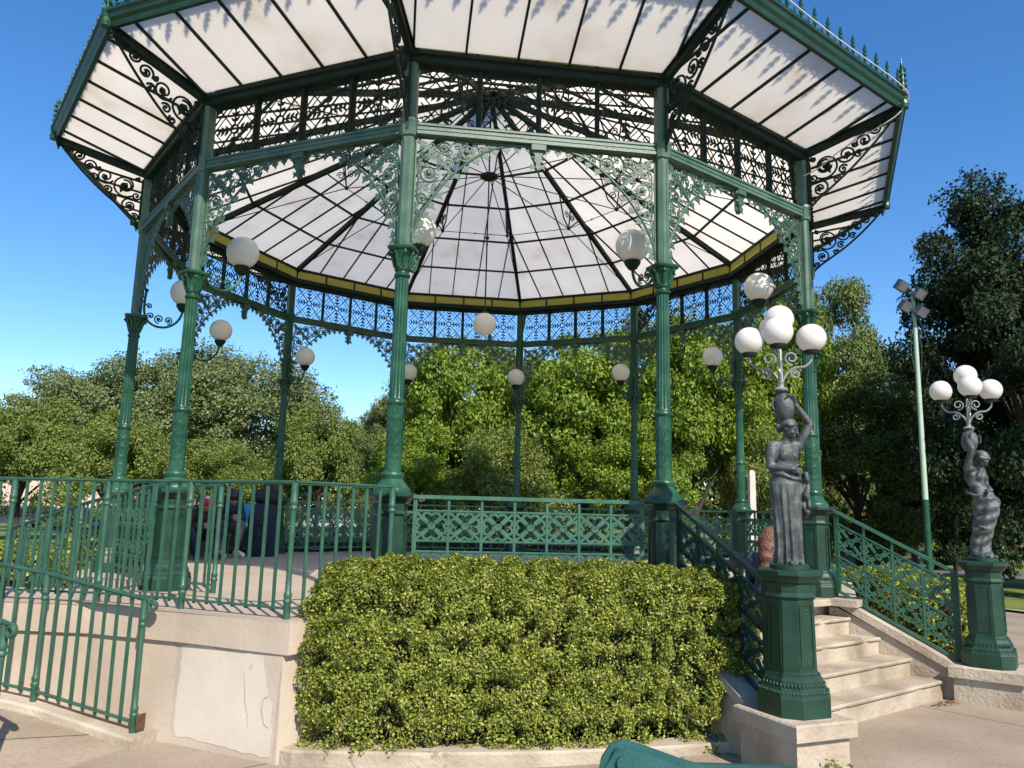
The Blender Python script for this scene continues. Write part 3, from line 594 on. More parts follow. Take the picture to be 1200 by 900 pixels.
# ================================================================== GROUND AND SETTING
def grid_sheet(name, mat, x0, x1, y0, y1, nx, ny, zf):
    xs = np.linspace(x0, x1, nx); ys = np.linspace(y0, y1, ny); vs = [(x, y, zf(x, y)) for y in ys for x in xs]
    fs = [(j * nx + i, j * nx + i + 1, (j + 1) * nx + i + 1, (j + 1) * nx + i) for j in range(ny - 1) for i in range(nx - 1)]
    m = MB(); m.add(vs, fs); return structure(m.build(name, mat, smooth=True, angle=180))
def ring_sheet(name, mat, r0, r1, z, n=96, a0=0, a1=360, cx=0, cy=0):
    m = MB(); vs = []; fs = []
    for i in range(n + 1):
        a = R_(a0 + (a1 - a0) * i / n); vs += [(cx + r0 * math.cos(a), cy + r0 * math.sin(a), z), (cx + r1 * math.cos(a), cy + r1 * math.sin(a), z)]
    for i in range(n): fs.append((2 * i, 2 * i + 1, 2 * i + 3, 2 * i + 2))
    m.add(vs, fs); return structure(m.build(name, mat))
grid_sheet('ground', 'paving', -13, 13, -14, 13, 90, 90, hground)
ring_sheet('park_ground', 'lawn', 16, 900, -.012, 96)
ring_sheet('lawn', 'lawn', 11.6, 34, .03, 96, -38, 215)
ring_sheet('outer_paving', 'paving', 11.0, 17, -.006, 96, 200, 340)
ring_sheet('path', 'asphalt', 22.0, 26.0, .036, 96, -10, 62)
ring_sheet('lawn_edge', 'stone', 11.45, 11.6, .05, 96, -38, 215)

# ---- stone platform with coping
m = MB(); pf = empty('stone_platform', (0, 0, 0)); tag(pf, 'beige plastered twelve sided stone base under the green bandstand', 'platform')
def dodec(r, z):           # twelve sided outline with a notch where the stairs run in
    out = []
    for k in range(12):
        v = lambda q: Vector((q * math.cos(colang(k)), q * math.sin(colang(k)), z))
        if k == 1: out += [v(r), v(4.33)]
        elif k == 2: out += [v(4.33), v(r)]
        else: out.append(v(r))
    return out
m.loft([dodec(4.745, -.3), dodec(4.745, .70)]); m.build('base_wall', 'plaster', pf, (0, 0, 0))
m = MB(); m.loft([dodec(4.72, .702), dodec(4.79, .704), dodec(4.79, .905), dodec(4.775, .916)]); m.build('coping', 'plaster', pf, (0, 0, 0))
m = MB(); m.loft([dodec(4.74, .910), dodec(4.74, FL)]); m.build('floor_slab', 'floor', pf, (0, 0, 0))

# ---- landing with its wall, on the ramp side
A, B, C_, D, E_ = [Vector(p) for p in ((-1.80, -5.05, 0), (-2.62, -4.50, 0), (-3.33, -4.13, 0), (-4.10, -3.93, 0), (-5.9, -3.62, 0))]
FRONT = [A, B, C_, D, E_]
def offs(P, d):            # offset polyline outward (towards the camera side)
    out = []
    for i, p in enumerate(P):
        t = (P[min(i + 1, len(P) - 1)] - P[max(i - 1, 0)]).normalized(); out.append(p + Vector((t.y, -t.x, 0)) * -d if False else p + Vector((-t.y, t.x, 0)) * d)
    return out
def outward(P, d):
    o = offs(P, d); return o if o[1].y < P[1].y else offs(P, -d)
ld = empty('ramp_landing', (-2.6, -4.2, 0)); tag(ld, 'plastered landing wall with a pale repaired patch and coping left of the front hedge', 'wall')
BACK = [Vector((-.95, -4.05, 0)), Vector((-2.0, -3.55, 0)), Vector((-3.05, -3.0, 0)), Vector((-3.75, -3.12, 0)), Vector((-5.6, -2.9, 0))]
def slab(mb, F, Bk, z0, z1):
    n = len(F); vs = []
    for z in (z0, z1): vs += [(p.x, p.y, z) for p in F] + [(p.x, p.y, z) for p in Bk]
    fs = []
    for i in range(n - 1):
        fs.append((i, i + 1, n + i + 1, n + i)); o = 2 * n; fs.append((o + i, o + n + i, o + n + i + 1, o + i + 1))
        fs.append((i, o + i, o + i + 1, i + 1)); fs.append((n + i, n + i + 1, o + n + i + 1, o + n + i))
    fs.append((0, n, 3 * n, 2 * n)); fs.append((n - 1, 3 * n - 1, 4 * n - 1, 2 * n - 1)); mb.add(vs, fs)
m = MB(); slab(m, FRONT, BACK, -.3, .695); m.build('wall_body', 'plaster', ld)
F2 = outward(FRONT, .030); F2[0] = A + Vector((.035, -.035, 0)) ; B2 = list(BACK); B2[0] = BACK[0] + Vector((.045, .03, 0))
m = MB(); slab(m, F2, B2, .697, .905); m.build('coping', 'plaster', ld)
F3 = outward(FRONT, .035); F3[0] = A + Vector((.025, -.025, 0))
m = MB(); slab(m, F3, B2, .9055, .924); m.build('landing_floor', 'floor', ld)
# pale repair patch with ragged outline, on the wall between its corner and the ramp foot
t = (B - A).normalized(); nrm = Vector((t.y, -t.x, 0)); nrm = nrm if nrm.y < 0 else -nrm
rp = random.Random(3); L_ = (B - A).length
def wf(u, v, w_=0): return A + t * u + nrm * (w_ + .002) + Vector((0, 0, v))
out = []
for a, b_, n_ in (((.06, .04), (.06, .40), 8), ((.10, .41), (.16, .62), 6), ((.17, .668), (.92, .684), 16), ((.93, .67), (.955, .10), 14), ((.94, .06), (.08, .035), 16)):
    for i in range(n_): out.append((a[0] + (b_[0] - a[0]) * i / n_ + rp.uniform(-.010, .010), a[1] + (b_[1] - a[1]) * i / n_ + rp.uniform(-.009, .009)))
m = MB(); m.prism(out, wf, .0016); m.build('plaster_patch', 'plaster_pale', ld)
m = MB()
for pts in ([(.10, .42), (.14, .40), (.15, .33), (.12, .24), (.08, .22)], [(.33, .55), (.31, .45), (.30, .36), (.27, .28), (.26, .20)], [(.0, .60), (.01, .45), (.012, .25), (.02, .02)]):
    m.tube([wf(u, v, .0035) for u, v in pts], [.0015, .003, .003, .002, .001][:len(pts)], 4)
m.build('plaster_crack', 'stone', ld)
# ---- lower ramp along the wall, rising to the left
rmp = empty('concrete_ramp', (-3.8, -4.6, 0)); tag(rmp, 'sloping concrete ramp with a kerb along the foot of the plastered wall', 'ramp')
def wline(s):              # point along the wall measured from A
    P = FRONT; 
    for i in range(len(P) - 1):
        l = (P[i + 1] - P[i]).length
        if s <= l or i == len(P) - 2: return P[i] + (P[i + 1] - P[i]) * (s / l), (P[i + 1] - P[i]).normalized()
        s -= l
def wall_off(s, d, z):
    p, tt = wline(s); nn = Vector((tt.y, -tt.x, 0)); nn = nn if nn.y < 0 else -nn; q = p + nn * d; return Vector((q.x, q.y, z))
S0 = 1.13; RS = .155
def rz(s): return max(0.0, (s - S0 - .05)) * RS
ss = [S0 + .02, 1.5, 2.0, 2.5, 3.0, 3.6, 4.3]
m = MB(); slab(m, [wall_off(s, 1.45, 0) for s in ss], [wall_off(s, .006, 0) for s in ss], -.2, -.1)
vt = len(m.v)
for i in range(len(ss) * 2, len(ss) * 4):
    j = (i - 2 * len(ss)) % len(ss); x, y, z = m.v[i]; m.v[i] = (x, y, .012 + rz(ss[j]))
m.build('ramp_surface', 'paving', rmp)
m = MB(); rr = [[wall_off(s, d, z + rz(s)) for d, z in ((.245, -.15), (.235, .055), (.215, .07), (.008, .075), (.008, -.15))] for s in [S0 - .03] + ss]
m.loft(rr); m.build('ramp_kerb', 'stone', rmp)

# ---- simple bar railings
def bar_rail(root, P, H, mat='paint_rail', posts=(0,), step=.118, base=.07, post_r=.021, first_bar=True, posth=0):
    """top rail, bottom rail and bars are parts of one railing; P = list of 3D foot points (polyline), posts = indices with a turned post"""
    m = MB(); Z = Vector((0, 0, 1))
    for i in range(len(P) - 1): m.beam(P[i] + Z * H, P[i + 1] + Z * H, .042, .014); m.beam(P[i] + Z * (H - .012), P[i + 1] + Z * (H - .012), .026, .014)
    m.build('top_rail', mat, root)
    m = MB()
    for i in range(len(P) - 1): m.beam(P[i] + Z * base, P[i + 1] + Z * base, .032, .014)
    m.build('bottom_rail', mat, root)
    for i in range(len(P) - 1):
        a, b = P[i], P[i + 1]; L = (b - a).length; n = max(1, int(round(L / step)))
        for j in range(n):
            if j == 0 and i in posts: continue
            p = a.lerp(b, j / n); mm = MB(); rj = random.Random(int(p.x * 977 + p.y * 331)); dx = rj.uniform(-.004, .004)
            mm.beam(p + Z * (base - .02), p + Z * (H - .018) + Vector((dx, dx, 0)), .023, .011, up=(b - a).normalized().cross(Z)); mm.build('bar', mat, root)
    for i in posts:
        p = P[i]; mm = MB(); prof = [(.024, 0), (.024, .10), (.030, .11), (.030, .125), (.023, .135), (.028, .15), (.028, .17), (.021, .18), (.0195, .30), (.0195, H - .26), (.021, H - .20), (.029, H - .19), (.029, H - .175), (.022, H - .165), (.029, H - .15), (.029, H - .135), (.025, H - .125), (.025, H - .01)]
        mm.lathe(prof, 12, p); mm.build('post', mat, root, smooth=True, angle=35)
zz = Vector((0, 0, .924))
fr = empty('bar_railing', (-2.6, -4.5, .924)); tag(fr, 'green bar railing on top of the landing wall, level along the whole wall', 'railing', 'plain bar railings of the ramp')
rin = Vector((-1.22, -4.47, .924))
P = [Vector((-1.13, -4.50, .924)), A + zz + Vector((.0, .02, 0)), B + zz, C_ + zz, D + zz, E_ + zz]
bar_rail(fr, P, .93, posts=(0, 1, 2, 3, 4))
sr = empty('bar_railing', (-3.0, -3.3, .924)); tag(sr, 'short stub of green bar railing closing the gap beside the pedestal at the landing', 'railing', 'plain bar railings of the ramp')
bar_rail(sr, [Vector((-2.64, -3.39, .924)), Vector((-2.92, -3.225, .924))], .93, posts=(0,), step=.11)
br_ = empty('bar_railing', (-3.9, -2.6, .6)); tag(br_, 'green bar railing sloping down and away from the column pedestal behind the landing', 'railing', 'plain bar railings of the ramp')
bar_rail(br_, [Vector((-3.22, -3.30, .92)), Vector((-4.05, -2.66, .735)), Vector((-4.95, -2.0, .47))], .93, posts=(0, 1, 2), step=.085)
far = empty('bar_railing', (-5.6, -1.3, .4)); tag(far, 'faint far bar railing in front of the low yellow green hedge at the left', 'railing', 'plain bar railings of the ramp')
bar_rail(far, [Vector((-4.9, -.95, .42)), Vector((-6.2, -1.0, .45)), Vector((-8.2, -1.1, .5))], .92, posts=(0, 2), step=.16)
lo = empty('bar_railing', (-3.4, -4.5, .1)); tag(lo, 'green bar railing following the ramp in front of the wall, with a rusty foot bracket', 'railing', 'plain bar railings of the ramp')
P = [wall_off(s, .13, .075 + rz(s)) for s in (1.20, 2.12, 3.05, 4.0)]
bar_rail(lo, P, .92, posts=(0, 1, 2, 3))
m = MB(); q = P[0]; tdir = (P[0] - P[1]).normalized()
for off in (0,): m.box(q + Vector((.052, -.006, .075)), (.010, .075, .10), rz=-.5); m.box(q + Vector((.03, .004, .075)), (.05, .012, .09), rz=-.5)
m.build('foot_bracket', 'rust', lo)
def scroll_end(root, p, d, r=.035, mat='paint_rail'):
    m = MB(); d = Vector(d).normalized(); pts = [p - d * .10, p, p + d * .06]
    for i in range(15): a = PI / 2 - 2 * PI * 1.15 * i / 14; rr_ = r * (1 - .35 * i / 14); pts.append(p + d * (.07 + rr_ * math.cos(a)) + Vector((0, 0, -r + rr_ * math.sin(a))))
    m.tube(pts, [.02] * len(pts), 6, flat=.6); m.build('scroll_end', mat, root, smooth=True)
scroll_end(lo, P[0] + Vector((0, 0, .918)), P[0] - P[1])
nr = empty('bar_railing', (-3.75, -5.3, 0)); tag(nr, 'near green railing of the ramp entering at the left edge with a curled scroll end', 'railing', 'plain bar railings of the ramp')
nd = Vector((-.80, .60, 0)); n0 = Vector((-3.43, -5.34, .015))
NP = [n0, n0 + nd * .95 + Vector((0, 0, .14)), n0 + nd * 1.9 + Vector((0, 0, .28))]
bar_rail(nr, NP, .92, posts=(0, 1, 2)); scroll_end(nr, NP[0] + Vector((0, 0, .918)), -nd, .042)

# ---- cast iron quatrefoil panels
def quat(mb, f, cx_, cy_, hx, hy, d=.022):
    g_ = lambda u, v, w_: f(cx_ + u * hx, cy_ + v * hy, w_)
    rr_ = .035 / hx
    mb.strip(spiral(0, 0, .20, .20, 0, 1, 14)[:-1], g_, .11, d * 1.5, closed=True); mb.strip(spiral(0, 0, .10, .10, 0, 1, 8)[:-1], g_, .14, d, closed=True)
    for sx in (-1, 1):
        for sy in (-1, 1): mb.strip([(sx * .22, sy * .22), (sx * .6, sy * .6), (sx * .98, sy * .98)], g_, [.09, .12, .20], d)
    pet = [(-.20, .26), (-.40, .50), (-.54, .66), (-.50, .84), (-.32, .94), (-.14, .90), (0, .76), (.14, .90), (.32, .94), (.50, .84), (.54, .66), (.40, .50), (.20, .26)]
    for q in range(4):
        c, s_ = (1, 0, -1, 0)[q], (0, 1, 0, -1)[q]
        mb.strip([(x * c - y * s_, x * s_ + y * c) for x, y in pet], g_, .16, d * .9)
def panel_parts(root, f, U0, U1, Z0, Z1, ncell, mat):
    """f(u,v,w); frame part + 2 rows of quatrefoils with slot rows"""
    m = MB(); H = Z1 - Z0; sl = .085 * H / .8; q = (H - 3 * sl - .07) / 2
    cap = lambda u0, u1, v, wd, h: m.strip([(u0, v), (u1, v)], f, h, wd)
    cap(U0 - .02, U1 + .02, Z1 - .014, .062, .030); cap(U0, U1, Z0 + .014, .034, .028)
    rows = []; z = Z0 + .03
    bars = [z]
    z += sl; bars.append(z); rows.append((z, z + q)); z += q; bars.append(z); z += sl; bars.append(z); rows.append((z, z + q)); z += q; bars.append(z)
    for b_ in bars[1:]: cap(U0, U1, b_, .026, .018); cap(U0, U1, b_, .034, .007)
    cw = (U1 - U0) / ncell
    for i in range(ncell + 1):
        u = U0 + cw * i; ww = .034 if i in (0, ncell) else .020; m.strip([(u, Z0), (u, Z1 - .02)], f, ww, .032 if i in (0, ncell) else .030)
    m.build('frame', mat, root)
    for a, b_ in rows:
        m = MB()
        for i in range(ncell): quat(m, f, U0 + cw * (i + .5), (a + b_) / 2, cw / 2 - .009, (b_ - a) / 2 - .009)
        m.build('quatrefoil_lattice', mat, root)
    return root
p0 = colp(0); mid = (colp(0) + colp(1)) / 2
def pan_root(k, name='railing_panel'):
    r = empty(name, (0, 0, FL)); return r
proto = empty('railing_panel', (0, 0, FL)); panel_parts(proto, bayf, -.945, .945, 1.0, 1.80, 7, 'paint_panel')
m = MB()
for u in (-1, 1):
    for z in (1.14, 1.66): m.beam(bayf(u * .95, z), bayf(u * 1.02, z), .02, .02)
    m.beam(bayf(u * .86, .925), bayf(u * .86, 1.0), .02, .02, up=(1, 0, 0))
m.build('fixing_lug', 'paint_panel', proto)
PL = {0: 'green quatrefoil railing panel behind the top of the front hedge', 2: 'green quatrefoil railing panel facing the side hedge to the right of the stairs', 3: 'shaded railing panel behind the nearer statue, beside the long auburn hair',
      4: 'dark railing panel just left of the rear column by the pale post', 5: 'dark rear railing panel low behind the stair handrail', 6: 'rear railing panel right behind the middle of the front panel', 7: 'rear railing panel seen through the left end of the front panel',
      8: 'dark rear railing panel seen through the bars left of the hedge', 9: 'dark railing panel behind the seated people and luggage', 10: 'dark railing panel along the platform beside the sloping ramp railing'}
proto.rotation_euler.z = colang(0)
for k, l in PL.items():
    r = proto if k == 0 else copy_tree(proto); r.rotation_euler.z = colang(k)
    tag(r, l, 'railing', 'quatrefoil railing panels between the columns')
def stair_rail(k, side, label):
    root = empty('stair_railing', colp(k, 5.1) + Vector((0, 0, .6))); a = colang(k); ca, sa = math.cos(a), math.sin(a)
    f = lambda u, v, w_=0: Vector((ca * u - sa * w_, sa * u + ca * w_, v - .52 * (u - 4.6)))
    panel_parts(root, f, 4.62, 5.62, .985, 1.79, 4, 'paint_panel' if side > 0 else 'paint_dark')  # railing and posts on the shaded side painted darker, shade put into the colour
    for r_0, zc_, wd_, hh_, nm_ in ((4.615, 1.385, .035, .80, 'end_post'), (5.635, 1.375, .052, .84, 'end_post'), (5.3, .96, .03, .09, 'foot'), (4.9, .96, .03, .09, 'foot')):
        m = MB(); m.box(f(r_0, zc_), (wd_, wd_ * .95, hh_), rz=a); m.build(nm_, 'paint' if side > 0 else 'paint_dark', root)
    tag(root, label, 'railing', 'sloping stair railings')
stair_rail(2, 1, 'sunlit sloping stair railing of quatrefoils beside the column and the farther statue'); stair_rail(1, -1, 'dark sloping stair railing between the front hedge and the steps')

# ---- stone stairs
st = empty('stone_staircase', (2.6, -4.5, 0)); tag(st, 'worn beige stone steps with flaring cheek walls leading up into the bandstand', 'stairs')
SN = Vector((.5, -.866, 0)); ST = Vector((.866, .5, 0)); SM = (colp(1) + colp(2)) / 2
def sp(n_, t_, z): return SM + SN * n_ + ST * t_ + Vector((0, 0, z))
def halfw(n_): return 1.139 + n_ * math.tan(R_(15)) - .13
rs = random.Random(9)
NOSE = [(1.10, .30), (.85, .455), (.60, .61), (.35, .765)]
for i, (n_, z) in enumerate(NOSE):
    m = MB(); nb_ = 28; wf_ = halfw(n_) - .006
    vs = []; back = -.1
    prof = [(0, -.30), (0, -.030), (.022, -.026), (.026, -.010), (.016, 0), (-.04, .001)]
    rings = []
    for j in range(nb_ + 1):
        tt = -wf_ + 2 * wf_ * j / nb_; ch = max(0, rs.gauss(0, 1) - .7) * .026
        rings.append([sp(n_ + a - (ch if q in (2, 3, 4) else 0), tt, z + b_ - (ch * .5 if q in (3, 4) else 0)) for q, (a, b_) in enumerate(prof)] + [sp(n_ - .262, tt * (halfw(n_ - .262) - .006) / wf_, z + .001), sp(n_ - .262, tt * (halfw(n_ - .262) - .006) / wf_, z - .30)])
    m.loft(rings); m.build('step', 'stone', st)
m = MB(); m.loft([[sp(.10, -1.12, z), sp(.10, 1.12, z), sp(-.2, 1.12, z), sp(-.2, -1.12, z)] for z in (.2, .858)]); m.build('top_riser', 'stone', st)
rings = []
for j in range(25):
    tt = -1.13 + 2.26 * j / 24; ch = max(0, rs.gauss(0, 1) - .7) * .012
    rings.append([sp(.245 - c_, tt, z) for c_, z in ((.012, .862), (0 + ch, .870), (0 + ch, .916), (.012 + ch, .927))] + [sp(-.2, tt, .927), sp(-.2, tt, .862)])
m = MB(); m.loft(rings); m.build('top_step', 'stone', st)
def cheek(k, sg, name='cheek_wall'):
    a = colang(k); ca, sa = math.cos(a), math.sin(a); f = lambda r, w_, z: Vector((ca * r - sa * w_ * sg, sa * r + ca * w_ * sg, z))
    m = MB()                      # sloping wall + coping
    m.loft([[f(4.55, w_, -.2), f(5.62, w_, -.2), f(5.62, w_, .40), f(4.62, w_, .845), f(4.55, w_, .845)] for w_ in (-.12, .14)]); w1 = m.build('cheek_wall', 'stone', st)
    m = MB(); m.loft([[f(4.66, w_, .852), f(5.63, w_, .365), f(5.63, w_, .435), f(4.68, w_, .918)] for w_ in (-.15, .17)]); m.build('coping', 'stone', w1, st.location)
    m = MB(); m.loft([[f(r, w_, z) for r, w_ in ((5.60, -.20), (6.12, -.20), (6.12, .22), (5.60, .22))] for z in (-.25, .345)]); pl_ = m.build('plinth', 'stone', st)
    m = MB(); rj = random.Random(k)
    cap = [(5.57, -.235), (6.16, -.235), (6.16, .255), (5.57, .255)]
    m.loft([[f(r, w_, z) for r, w_ in cap] for z in (.348, .35, .435)] + [[f(r + (.01 if r < 5.8 else -.01), w_ + (.01 if w_ < 0 else -.01), .447) for r, w_ in cap]]); m.build('plinth_cap', 'stone', pl_, st.location)
    m = MB(); m.loft([[f(4.46, w_, z), f(4.72, w_, z)] + [f(4.72, w_ + .001, z + .001), f(4.46, w_ + .001, z + .001)] for w_, z in ((-.15, .84), (.2, .84))])
cheek(2, 1); cheek(1, -1)
for k in (1, 2):                  # landing blocks under the two column pedestals
    m = MB(); a = colang(k); ca, sa = math.cos(a), math.sin(a); f = lambda r, w_, z: Vector((ca * r - sa * w_, sa * r + ca * w_, z))
    m.loft([[f(r, w_, z) for r, w_ in ((4.40, -.22), (4.83, -.22), (4.83, .22), (4.40, .22))] for z in (.866, .929)]); m.build('landing_block', 'stone', st)

# ---- planter kerb + hedges
kb = MB(); kp = [Vector((-1.86, -4.98, 0)), Vector((-1.70, -5.09, 0)), Vector((-.9, -5.19, 0)), Vector((0, -5.235, 0)), Vector((.8, -5.25, 0)), Vector((1.36, -5.24, 0))]
rr = []
for i, p in enumerate(kp):
    tt = (kp[min(i + 1, 5)] - kp[max(i - 1, 0)]).normalized(); nn = Vector((tt.y, -tt.x, 0)); nn = nn if nn.y < 0 else -nn
    rr.append([p + nn * a + Vector((0, 0, b_ + hground(p.x, p.y) * .6)) for a, b_ in ((.0, -.2), (0, .085), (-.012, .10), (-.17, .105), (-.18, .09), (-.18, -.2))])
kb.loft(rr); ko = kb.build('planter_kerb', 'stone'); tag(ko, 'low beige stone kerb along the foot of the front hedge', 'kerb')
m = MB(); sl = [(-1.72, -4.95), (-.9, -5.05), (0, -5.09), (.8, -5.10), (1.30, -5.08), (1.16, -4.62), (-1.2, -4.62)]
m.loft([[Vector((x, y, z)) for x, y in sl] for z in (-.1, .085)]); structure(m.build('soil', 'soil'))

def leafcards(name, P, Nn, size, mat, parent=None, origin=(0, 0, 0), aspect=.55, fold=.18, jit=.55):
    """one folded leaf (two quads sharing a midrib) per point, vectorised"""
    n = len(P); rnd = RNG.normal(size=(n, 3)); Nn = Nn + rnd * jit; Nn /= np.linalg.norm(Nn, axis=1, keepdims=True) + 1e-9
    r2 = RNG.normal(size=(n, 3)); T = np.cross(Nn, r2); T /= np.linalg.norm(T, axis=1, keepdims=True) + 1e-9; Bn = np.cross(Nn, T)
    s = (size * RNG.uniform(.6, 1.35, n))[:, None] if np.isscalar(size) else (size * RNG.uniform(.7, 1.3, n))[:, None]
    a = P - T * s * .5; c = P + T * s * .5; m1 = P - T * s * .02 + Bn * s * aspect * .5 + Nn * s * fold; m2 = P - T * s * .02 - Bn * s * aspect * .5 + Nn * s * fold
    V = np.stack([a, m1, c, m2], 1).reshape(-1, 3) - np.array(origin)
    me = bpy.data.meshes.new(name); me.vertices.add(4 * n); me.vertices.foreach_set('co', V.astype(np.float32).ravel())
    idx = np.arange(n) * 4; loops = np.stack([idx, idx + 1, idx + 2, idx, idx + 2, idx + 3], 1).ravel()
    me.loops.add(6 * n); me.loops.foreach_set('vertex_index', loops.astype(np.int32)); me.polygons.add(2 * n)
    me.polygons.foreach_set('loop_start', (np.arange(2 * n) * 3).astype(np.int32))
    try: me.polygons.foreach_set('loop_total', np.full(2 * n, 3, np.int32))
    except Exception: pass
    me.update(calc_edges=True); me.materials.append(M[mat]); o = bpy.data.objects.new(name, me); COL.objects.link(o)
    if parent is not None: o.parent = parent
    return o
def vnoise(P, freq, seed):
    """isotropic smooth noise: many plane waves of random direction and nearby frequency"""
    r = np.random.default_rng(seed); out = np.zeros(len(P))
    for i in range(26):
        k = r.normal(size=3); k *= freq * r.uniform(.7, 1.6) / np.linalg.norm(k); out += np.sin(P @ k * 1.7 + r.uniform(0, 6.28))
    return out / 5.2
def hedge(label, path, hw, z0, ztop, n, size, seed, mat='leaf_hedge', bulge=.10, sheds=True):
    """path: list of (x,y); rounded box hedge along it, ztop(s) height function; leaves in a shell over a dark twiggy core"""
    pts = np.array(path, float); seg = np.linalg.norm(np.diff(pts, axis=0), axis=1); cum = np.concatenate([[0], np.cumsum(seg)]); L = cum[-1]
    root = empty('hedge', (float(pts[:, 0].mean()), float(pts[:, 1].mean()), z0)); tag(root, label, 'hedge')
    def at(s):
        s = np.clip(s, 0, L); return np.stack([np.interp(s, cum, pts[:, 0]), np.interp(s, cum, pts[:, 1])], -1)
    r = np.random.default_rng(seed)
    s = r.uniform(-.0, L, n * 2); th = r.uniform(-.18, PI + .18, n * 2)
    # super-ellipse cross-section
    def section(s, th, k=1.0):
        e = 2 / 4.6; c, si = np.cos(th), np.sin(th); h = np.array([ztop(float(v)) for v in s]) - z0
        endd = np.minimum(s, L - s); er = np.clip(endd / .30, 0, 1); taper = np.sqrt(np.clip(1 - (1 - er) ** 2, .0, 1)); taper = .35 + .65 * taper
        wx = np.sign(c) * np.abs(c) ** e * hw * taper * k; zz_ = np.where(si > 0, np.abs(si) ** e, 0) * h * (.80 + .2 * taper) * k
        low = si <= 0; return wx, zz_, low
    # area weighting: prefer side and top evenly
    u = r.uniform(0, 1, n * 2); side = u < .62; th = np.where(side, 0, th)
    wx = np.zeros(n * 2); zz_ = np.zeros(n * 2); nx = np.zeros(n * 2); nz = np.zeros(n * 2)
    h = np.array([ztop(float(v)) for v in s]) - z0; endd = np.minimum(s, L - s); er = np.clip(endd / .45, 0, 1); taper = .62 + .38 * np.sqrt(1 - (1 - er) ** 2)
    v = r.uniform(0, 1, n * 2); rc = .22
    # param perimeter: side up (front/back) then across top with rounded corner
    front = r.uniform(0, 1, n * 2) < .72; sgn = np.where(front, -1, 1)
    per = v * 1.0
    a = np.where(side, v, 1.0); wid = hw * taper
    belly = 1 + bulge * np.sin(PI * np.clip(a * .9 + .12, 0, 1))
    wx = np.where(side, sgn * wid * belly, r.uniform(-1, 1, n * 2) * wid); zz_ = np.where(side, a * h, h)
    d = np.abs(wx) / np.maximum(wid, .01)
    edge = np.clip((np.where(side, a * h - (h - rc), rc * (d - (1 - rc / hw)) / (rc / hw)) / rc), 0, 1)
    wx = np.where(side, wx * (1 - .38 * edge ** 2), wx); zz_ = np.where(side, zz_ - .04 * edge ** 3, zz_ - .13 * edge ** 2)
    zz_ *= (.42 + .58 * taper)
    nx = np.where(side, sgn, .0); nz = np.where(side, .25 + edge, 1.0)
    c = at(s); c2 = at(s + .02); c1 = at(s - .02); t_ = c2 - c1; t_ /= np.linalg.norm(t_, axis=1, keepdims=True) + 1e-9; nrm_ = np.stack([-t_[:, 1], t_[:, 0]], -1)
    P = np.concatenate([c + nrm_ * wx[:, None], (z0 + zz_)[:, None]], 1); Nn = np.concatenate([nrm_ * nx[:, None], nz[:, None]], 1)
    ends = er < .9; Nn[:, :2] += np.where(ends[:, None], t_ * np.where(s < L / 2, -1, 1)[:, None] * (1 - er)[:, None], 0)
    Nn /= np.linalg.norm(Nn, axis=1, keepdims=True)
    ne = n // 9; ee = r.uniform(0, 1, (ne, 2)); s_e = np.where(r.uniform(0, 1, ne) < .5, 0.0, L); he = np.array([ztop(float(v_)) for v_ in s_e]) - z0; ce = at(s_e); tdir = np.where((s_e > 0)[:, None], at(s_e) - at(s_e - .02), at(s_e) - at(s_e + .02)); tdir /= np.linalg.norm(tdir, axis=1, keepdims=True); nd_ = np.stack([-tdir[:, 1], tdir[:, 0]], -1)
    Pe = np.concatenate([ce + nd_ * ((ee[:, 0] * 2 - 1) * hw * .62)[:, None], (z0 + ee[:, 1] * he * .78)[:, None]], 1); Ne = np.concatenate([tdir, np.full((ne, 1), .15)], 1); perm = r.permutation(len(P)); P = np.concatenate([Pe, P[perm]]); Nn = np.concatenate([Ne, Nn[perm]])
    nz1 = .25 * vnoise(P, 3.0, seed) + .50 * vnoise(P, 9.0, seed + 1) + .75 * vnoise(P, 22.0, seed + 2)
    depth = r.exponential(.050, len(P)) - .03 + np.clip(-nz1, 0, 1.2) * .07; P = P - Nn * depth[:, None] + Nn * (np.clip(nz1, 0, 1.2) * .045)[:, None]
    keep = (nz1 > -.50) | (r.uniform(0, 1, len(P)) < .22); low = (P[:, 2] - z0) < .22; keep &= ~low | (r.uniform(0, 1, len(P)) < .55)
    P, Nn = P[keep][:n + n // 9], Nn[keep][:n + n // 9]
    leafcards('foliage', P, Nn, size, mat, root, tuple(root.location), aspect=.62, jit=.66)
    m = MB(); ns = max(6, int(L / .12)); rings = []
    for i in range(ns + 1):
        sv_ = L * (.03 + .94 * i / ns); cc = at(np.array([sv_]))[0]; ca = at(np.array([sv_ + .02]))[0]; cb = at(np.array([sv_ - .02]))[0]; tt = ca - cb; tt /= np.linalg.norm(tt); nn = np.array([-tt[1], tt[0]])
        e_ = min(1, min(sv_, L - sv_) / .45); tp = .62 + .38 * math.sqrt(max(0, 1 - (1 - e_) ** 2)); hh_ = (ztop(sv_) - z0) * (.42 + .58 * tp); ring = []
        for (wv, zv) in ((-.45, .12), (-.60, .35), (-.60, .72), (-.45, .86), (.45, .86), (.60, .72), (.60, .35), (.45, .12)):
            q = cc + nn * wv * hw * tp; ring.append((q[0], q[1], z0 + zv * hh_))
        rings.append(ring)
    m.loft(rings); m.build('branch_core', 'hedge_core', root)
    m = MB(); rt = random.Random(seed)
    for i in range(int(L * 16)):
        sv_ = rt.uniform(.08, L - .08); cc = at(np.array([sv_]))[0]; x, y = cc[0] + rt.uniform(-.6, .6) * hw, cc[1] + rt.uniform(-.9, .6) * hw
        m.tube([(x, y, z0 - .02), (x + rt.uniform(-.05, .05), y + rt.uniform(-.08, .03), z0 + .15), (x + rt.uniform(-.15, .15), y - rt.uniform(0, .16), z0 + rt.uniform(.3, .75))], [.009, .007, .003], 4)
